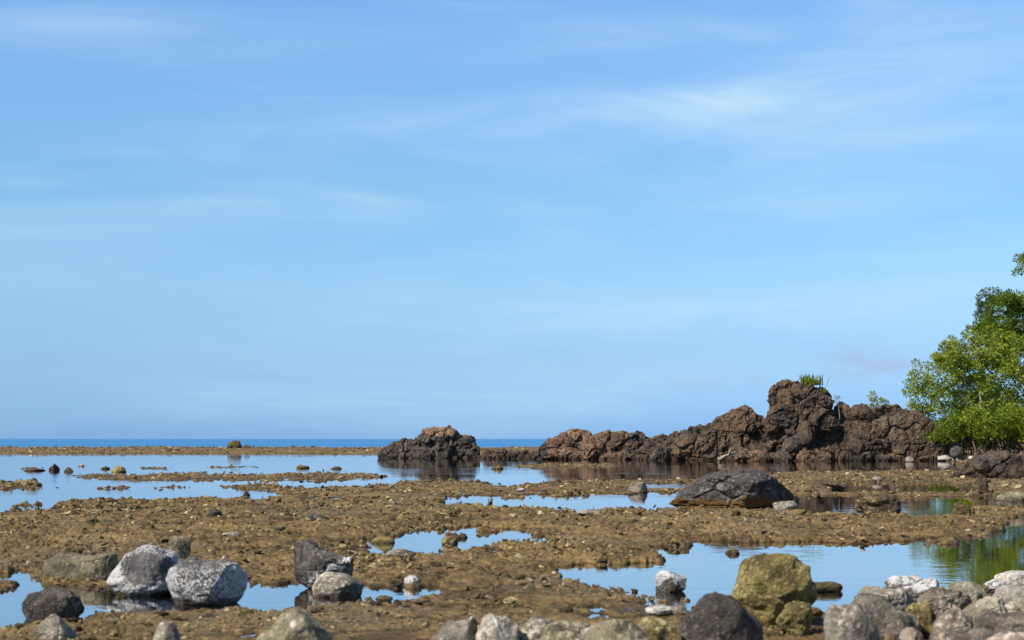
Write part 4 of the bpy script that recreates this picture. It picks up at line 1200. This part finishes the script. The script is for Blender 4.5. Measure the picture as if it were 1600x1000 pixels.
def loose_stones():
    r = np.random.default_rng(501)
    shp = stone_meshes(12, 4, ['crag', 'facet', 'coral', 'facet'], 520, True)
    mats = ['coral_dk', 'coral', 'coral_dk', 'olive', 'coral_dk', 'basalt_dk']
    meshes = []
    for i, (p, f) in enumerate(shp):
        me = mesh_from('coral_stone', p, f); attr(me, 'crust', np.full(len(p), -1.0)); me.materials.append(M[mats[i % 6]]); meshes.append(me)
    n = 0
    while n < 150:
        px = r.uniform(-40, 1640); py = 730 + 250 * r.random() ** 1.25
        q = at(px, py); X, Y = np.array([q.x]), np.array([q.y])
        if land_at(X, Y)[0] < 1.0:
            continue
        h = height_at(X, Y)[0]
        w = r.uniform(9, 20) * (1 + 0.6 * (py - 730) / 250)
        s = w / 2 / F * q.y
        mi = r.integers(12)
        o = bpy.data.objects.new('coral_stone', meshes[mi])
        COL.objects.link(o); o.location = (q.x, q.y, h + s * 0.12)
        o.rotation_euler = (r.normal() * 0.25, r.normal() * 0.25, r.uniform(0, 6.28)); o.scale = (s, s * r.uniform(.8, 1.1), s * r.uniform(.7, 1.15))
        tone = ('brown pitted coral stone', 'tan knobbly coral stone', 'brown rough coral stone', 'olive rounded stone', 'dark brown coral stone', 'black angular stone')[mi % 6]
        zone = 'before the front pools' if py > 930 else 'between the front boulders' if py > 860 else 'midway on the reef flat' if py > 790 else 'far on the reef flat'
        side = 'at far left' if px < 270 else 'left of centre' if px < 590 else 'near the centre' if px < 900 else 'right of centre' if px < 1250 else 'at far right'
        tag(o, 'loose %s %s, %s' % (tone, zone, side), 'stone', 'loose coral stones strewn over the reef flat')
        n += 1


loose_stones()


def rubble():
    r = np.random.default_rng(601)
    src = bpy.data.collections.new('rubble_pieces')          # not linked to the scene
    for i, (p, f) in enumerate(stone_meshes(20, 3, ['crag', 'coral', 'crag', 'facet'], 640, True)):
        me = mesh_from('rubble_piece', p, f, False); me.materials.append(M['rubble'])
        src.objects.link(bpy.data.objects.new('rubble_piece_%02d' % i, me))
    P = []; S = []
    for n, d0, d1, s0, s1, cl in ((26000, 7.5, 24, 0.007, 0.018, 0.08), (26000, 8, 40, 0.012, 0.036, 0.09), (900, 9, 30, 0.03, 0.08, 0.08), (58000, 15, 80, 0.016, 0.062, 0.045), (42000, 30, 130, 0.03, 0.11, 0.01), (9000, 130, 222, 0.08, 0.26, -0.05)):
        X, Y, h = scatter(n, d0, d1, s0, r, cl, 0.36 if d1 < 200 else 0.42)
        s = r.uniform(0, 1, len(X)) ** 2 * (s1 - s0) + s0
        P.append(np.stack([X, Y, h + s * 0.15], 1)); S.append(s)
    P = np.concatenate(P); S = np.concatenate(S); n = len(P)
    print('rubble pieces', n)
    me = bpy.data.meshes.new('coral_rubble'); me.vertices.add(n); me.vertices.foreach_set('co', P.astype(np.float32).ravel())
    attr(me, 'size', S)
    a = me.attributes.new('turn', 'FLOAT_VECTOR', 'POINT')
    rot = np.stack([r.normal(size=n) * 0.45, r.normal(size=n) * 0.45, r.uniform(0, 6.28, n)], 1).astype(np.float32)
    a.data.foreach_set('vector', rot.ravel())
    o = link('coral_rubble', me)
    tag(o, 'countless small brown and tan coral fragments covering the reef flat', 'rubble', kind='stuff')
    g = bpy.data.node_groups.new('rubble', 'GeometryNodeTree')
    g.interface.new_socket('Geometry', in_out='INPUT', socket_type='NodeSocketGeometry')
    g.interface.new_socket('Geometry', in_out='OUTPUT', socket_type='NodeSocketGeometry')
    N, Lk = g.nodes, g.links
    gi = N.new('NodeGroupInput'); go = N.new('NodeGroupOutput')
    ci = N.new('GeometryNodeCollectionInfo'); ci.inputs['Collection'].default_value = src; ci.inputs['Separate Children'].default_value = True; ci.inputs['Reset Children'].default_value = True
    ip = N.new('GeometryNodeInstanceOnPoints'); ip.inputs['Pick Instance'].default_value = True
    sa = N.new('GeometryNodeInputNamedAttribute'); sa.data_type = 'FLOAT'; sa.inputs[0].default_value = 'size'
    ta = N.new('GeometryNodeInputNamedAttribute'); ta.data_type = 'FLOAT_VECTOR'; ta.inputs[0].default_value = 'turn'
    er = N.new('FunctionNodeEulerToRotation')
    Lk.new(gi.outputs[0], ip.inputs['Points']); Lk.new(ci.outputs[0], ip.inputs['Instance'])
    Lk.new(ta.outputs[0], er.inputs[0]); Lk.new(er.outputs[0], ip.inputs['Rotation']); Lk.new(sa.outputs[0], ip.inputs['Scale'])
    Lk.new(ip.outputs[0], go.inputs[0])
    md = o.modifiers.new('rubble', 'NODES'); md.node_group = g


rubble()
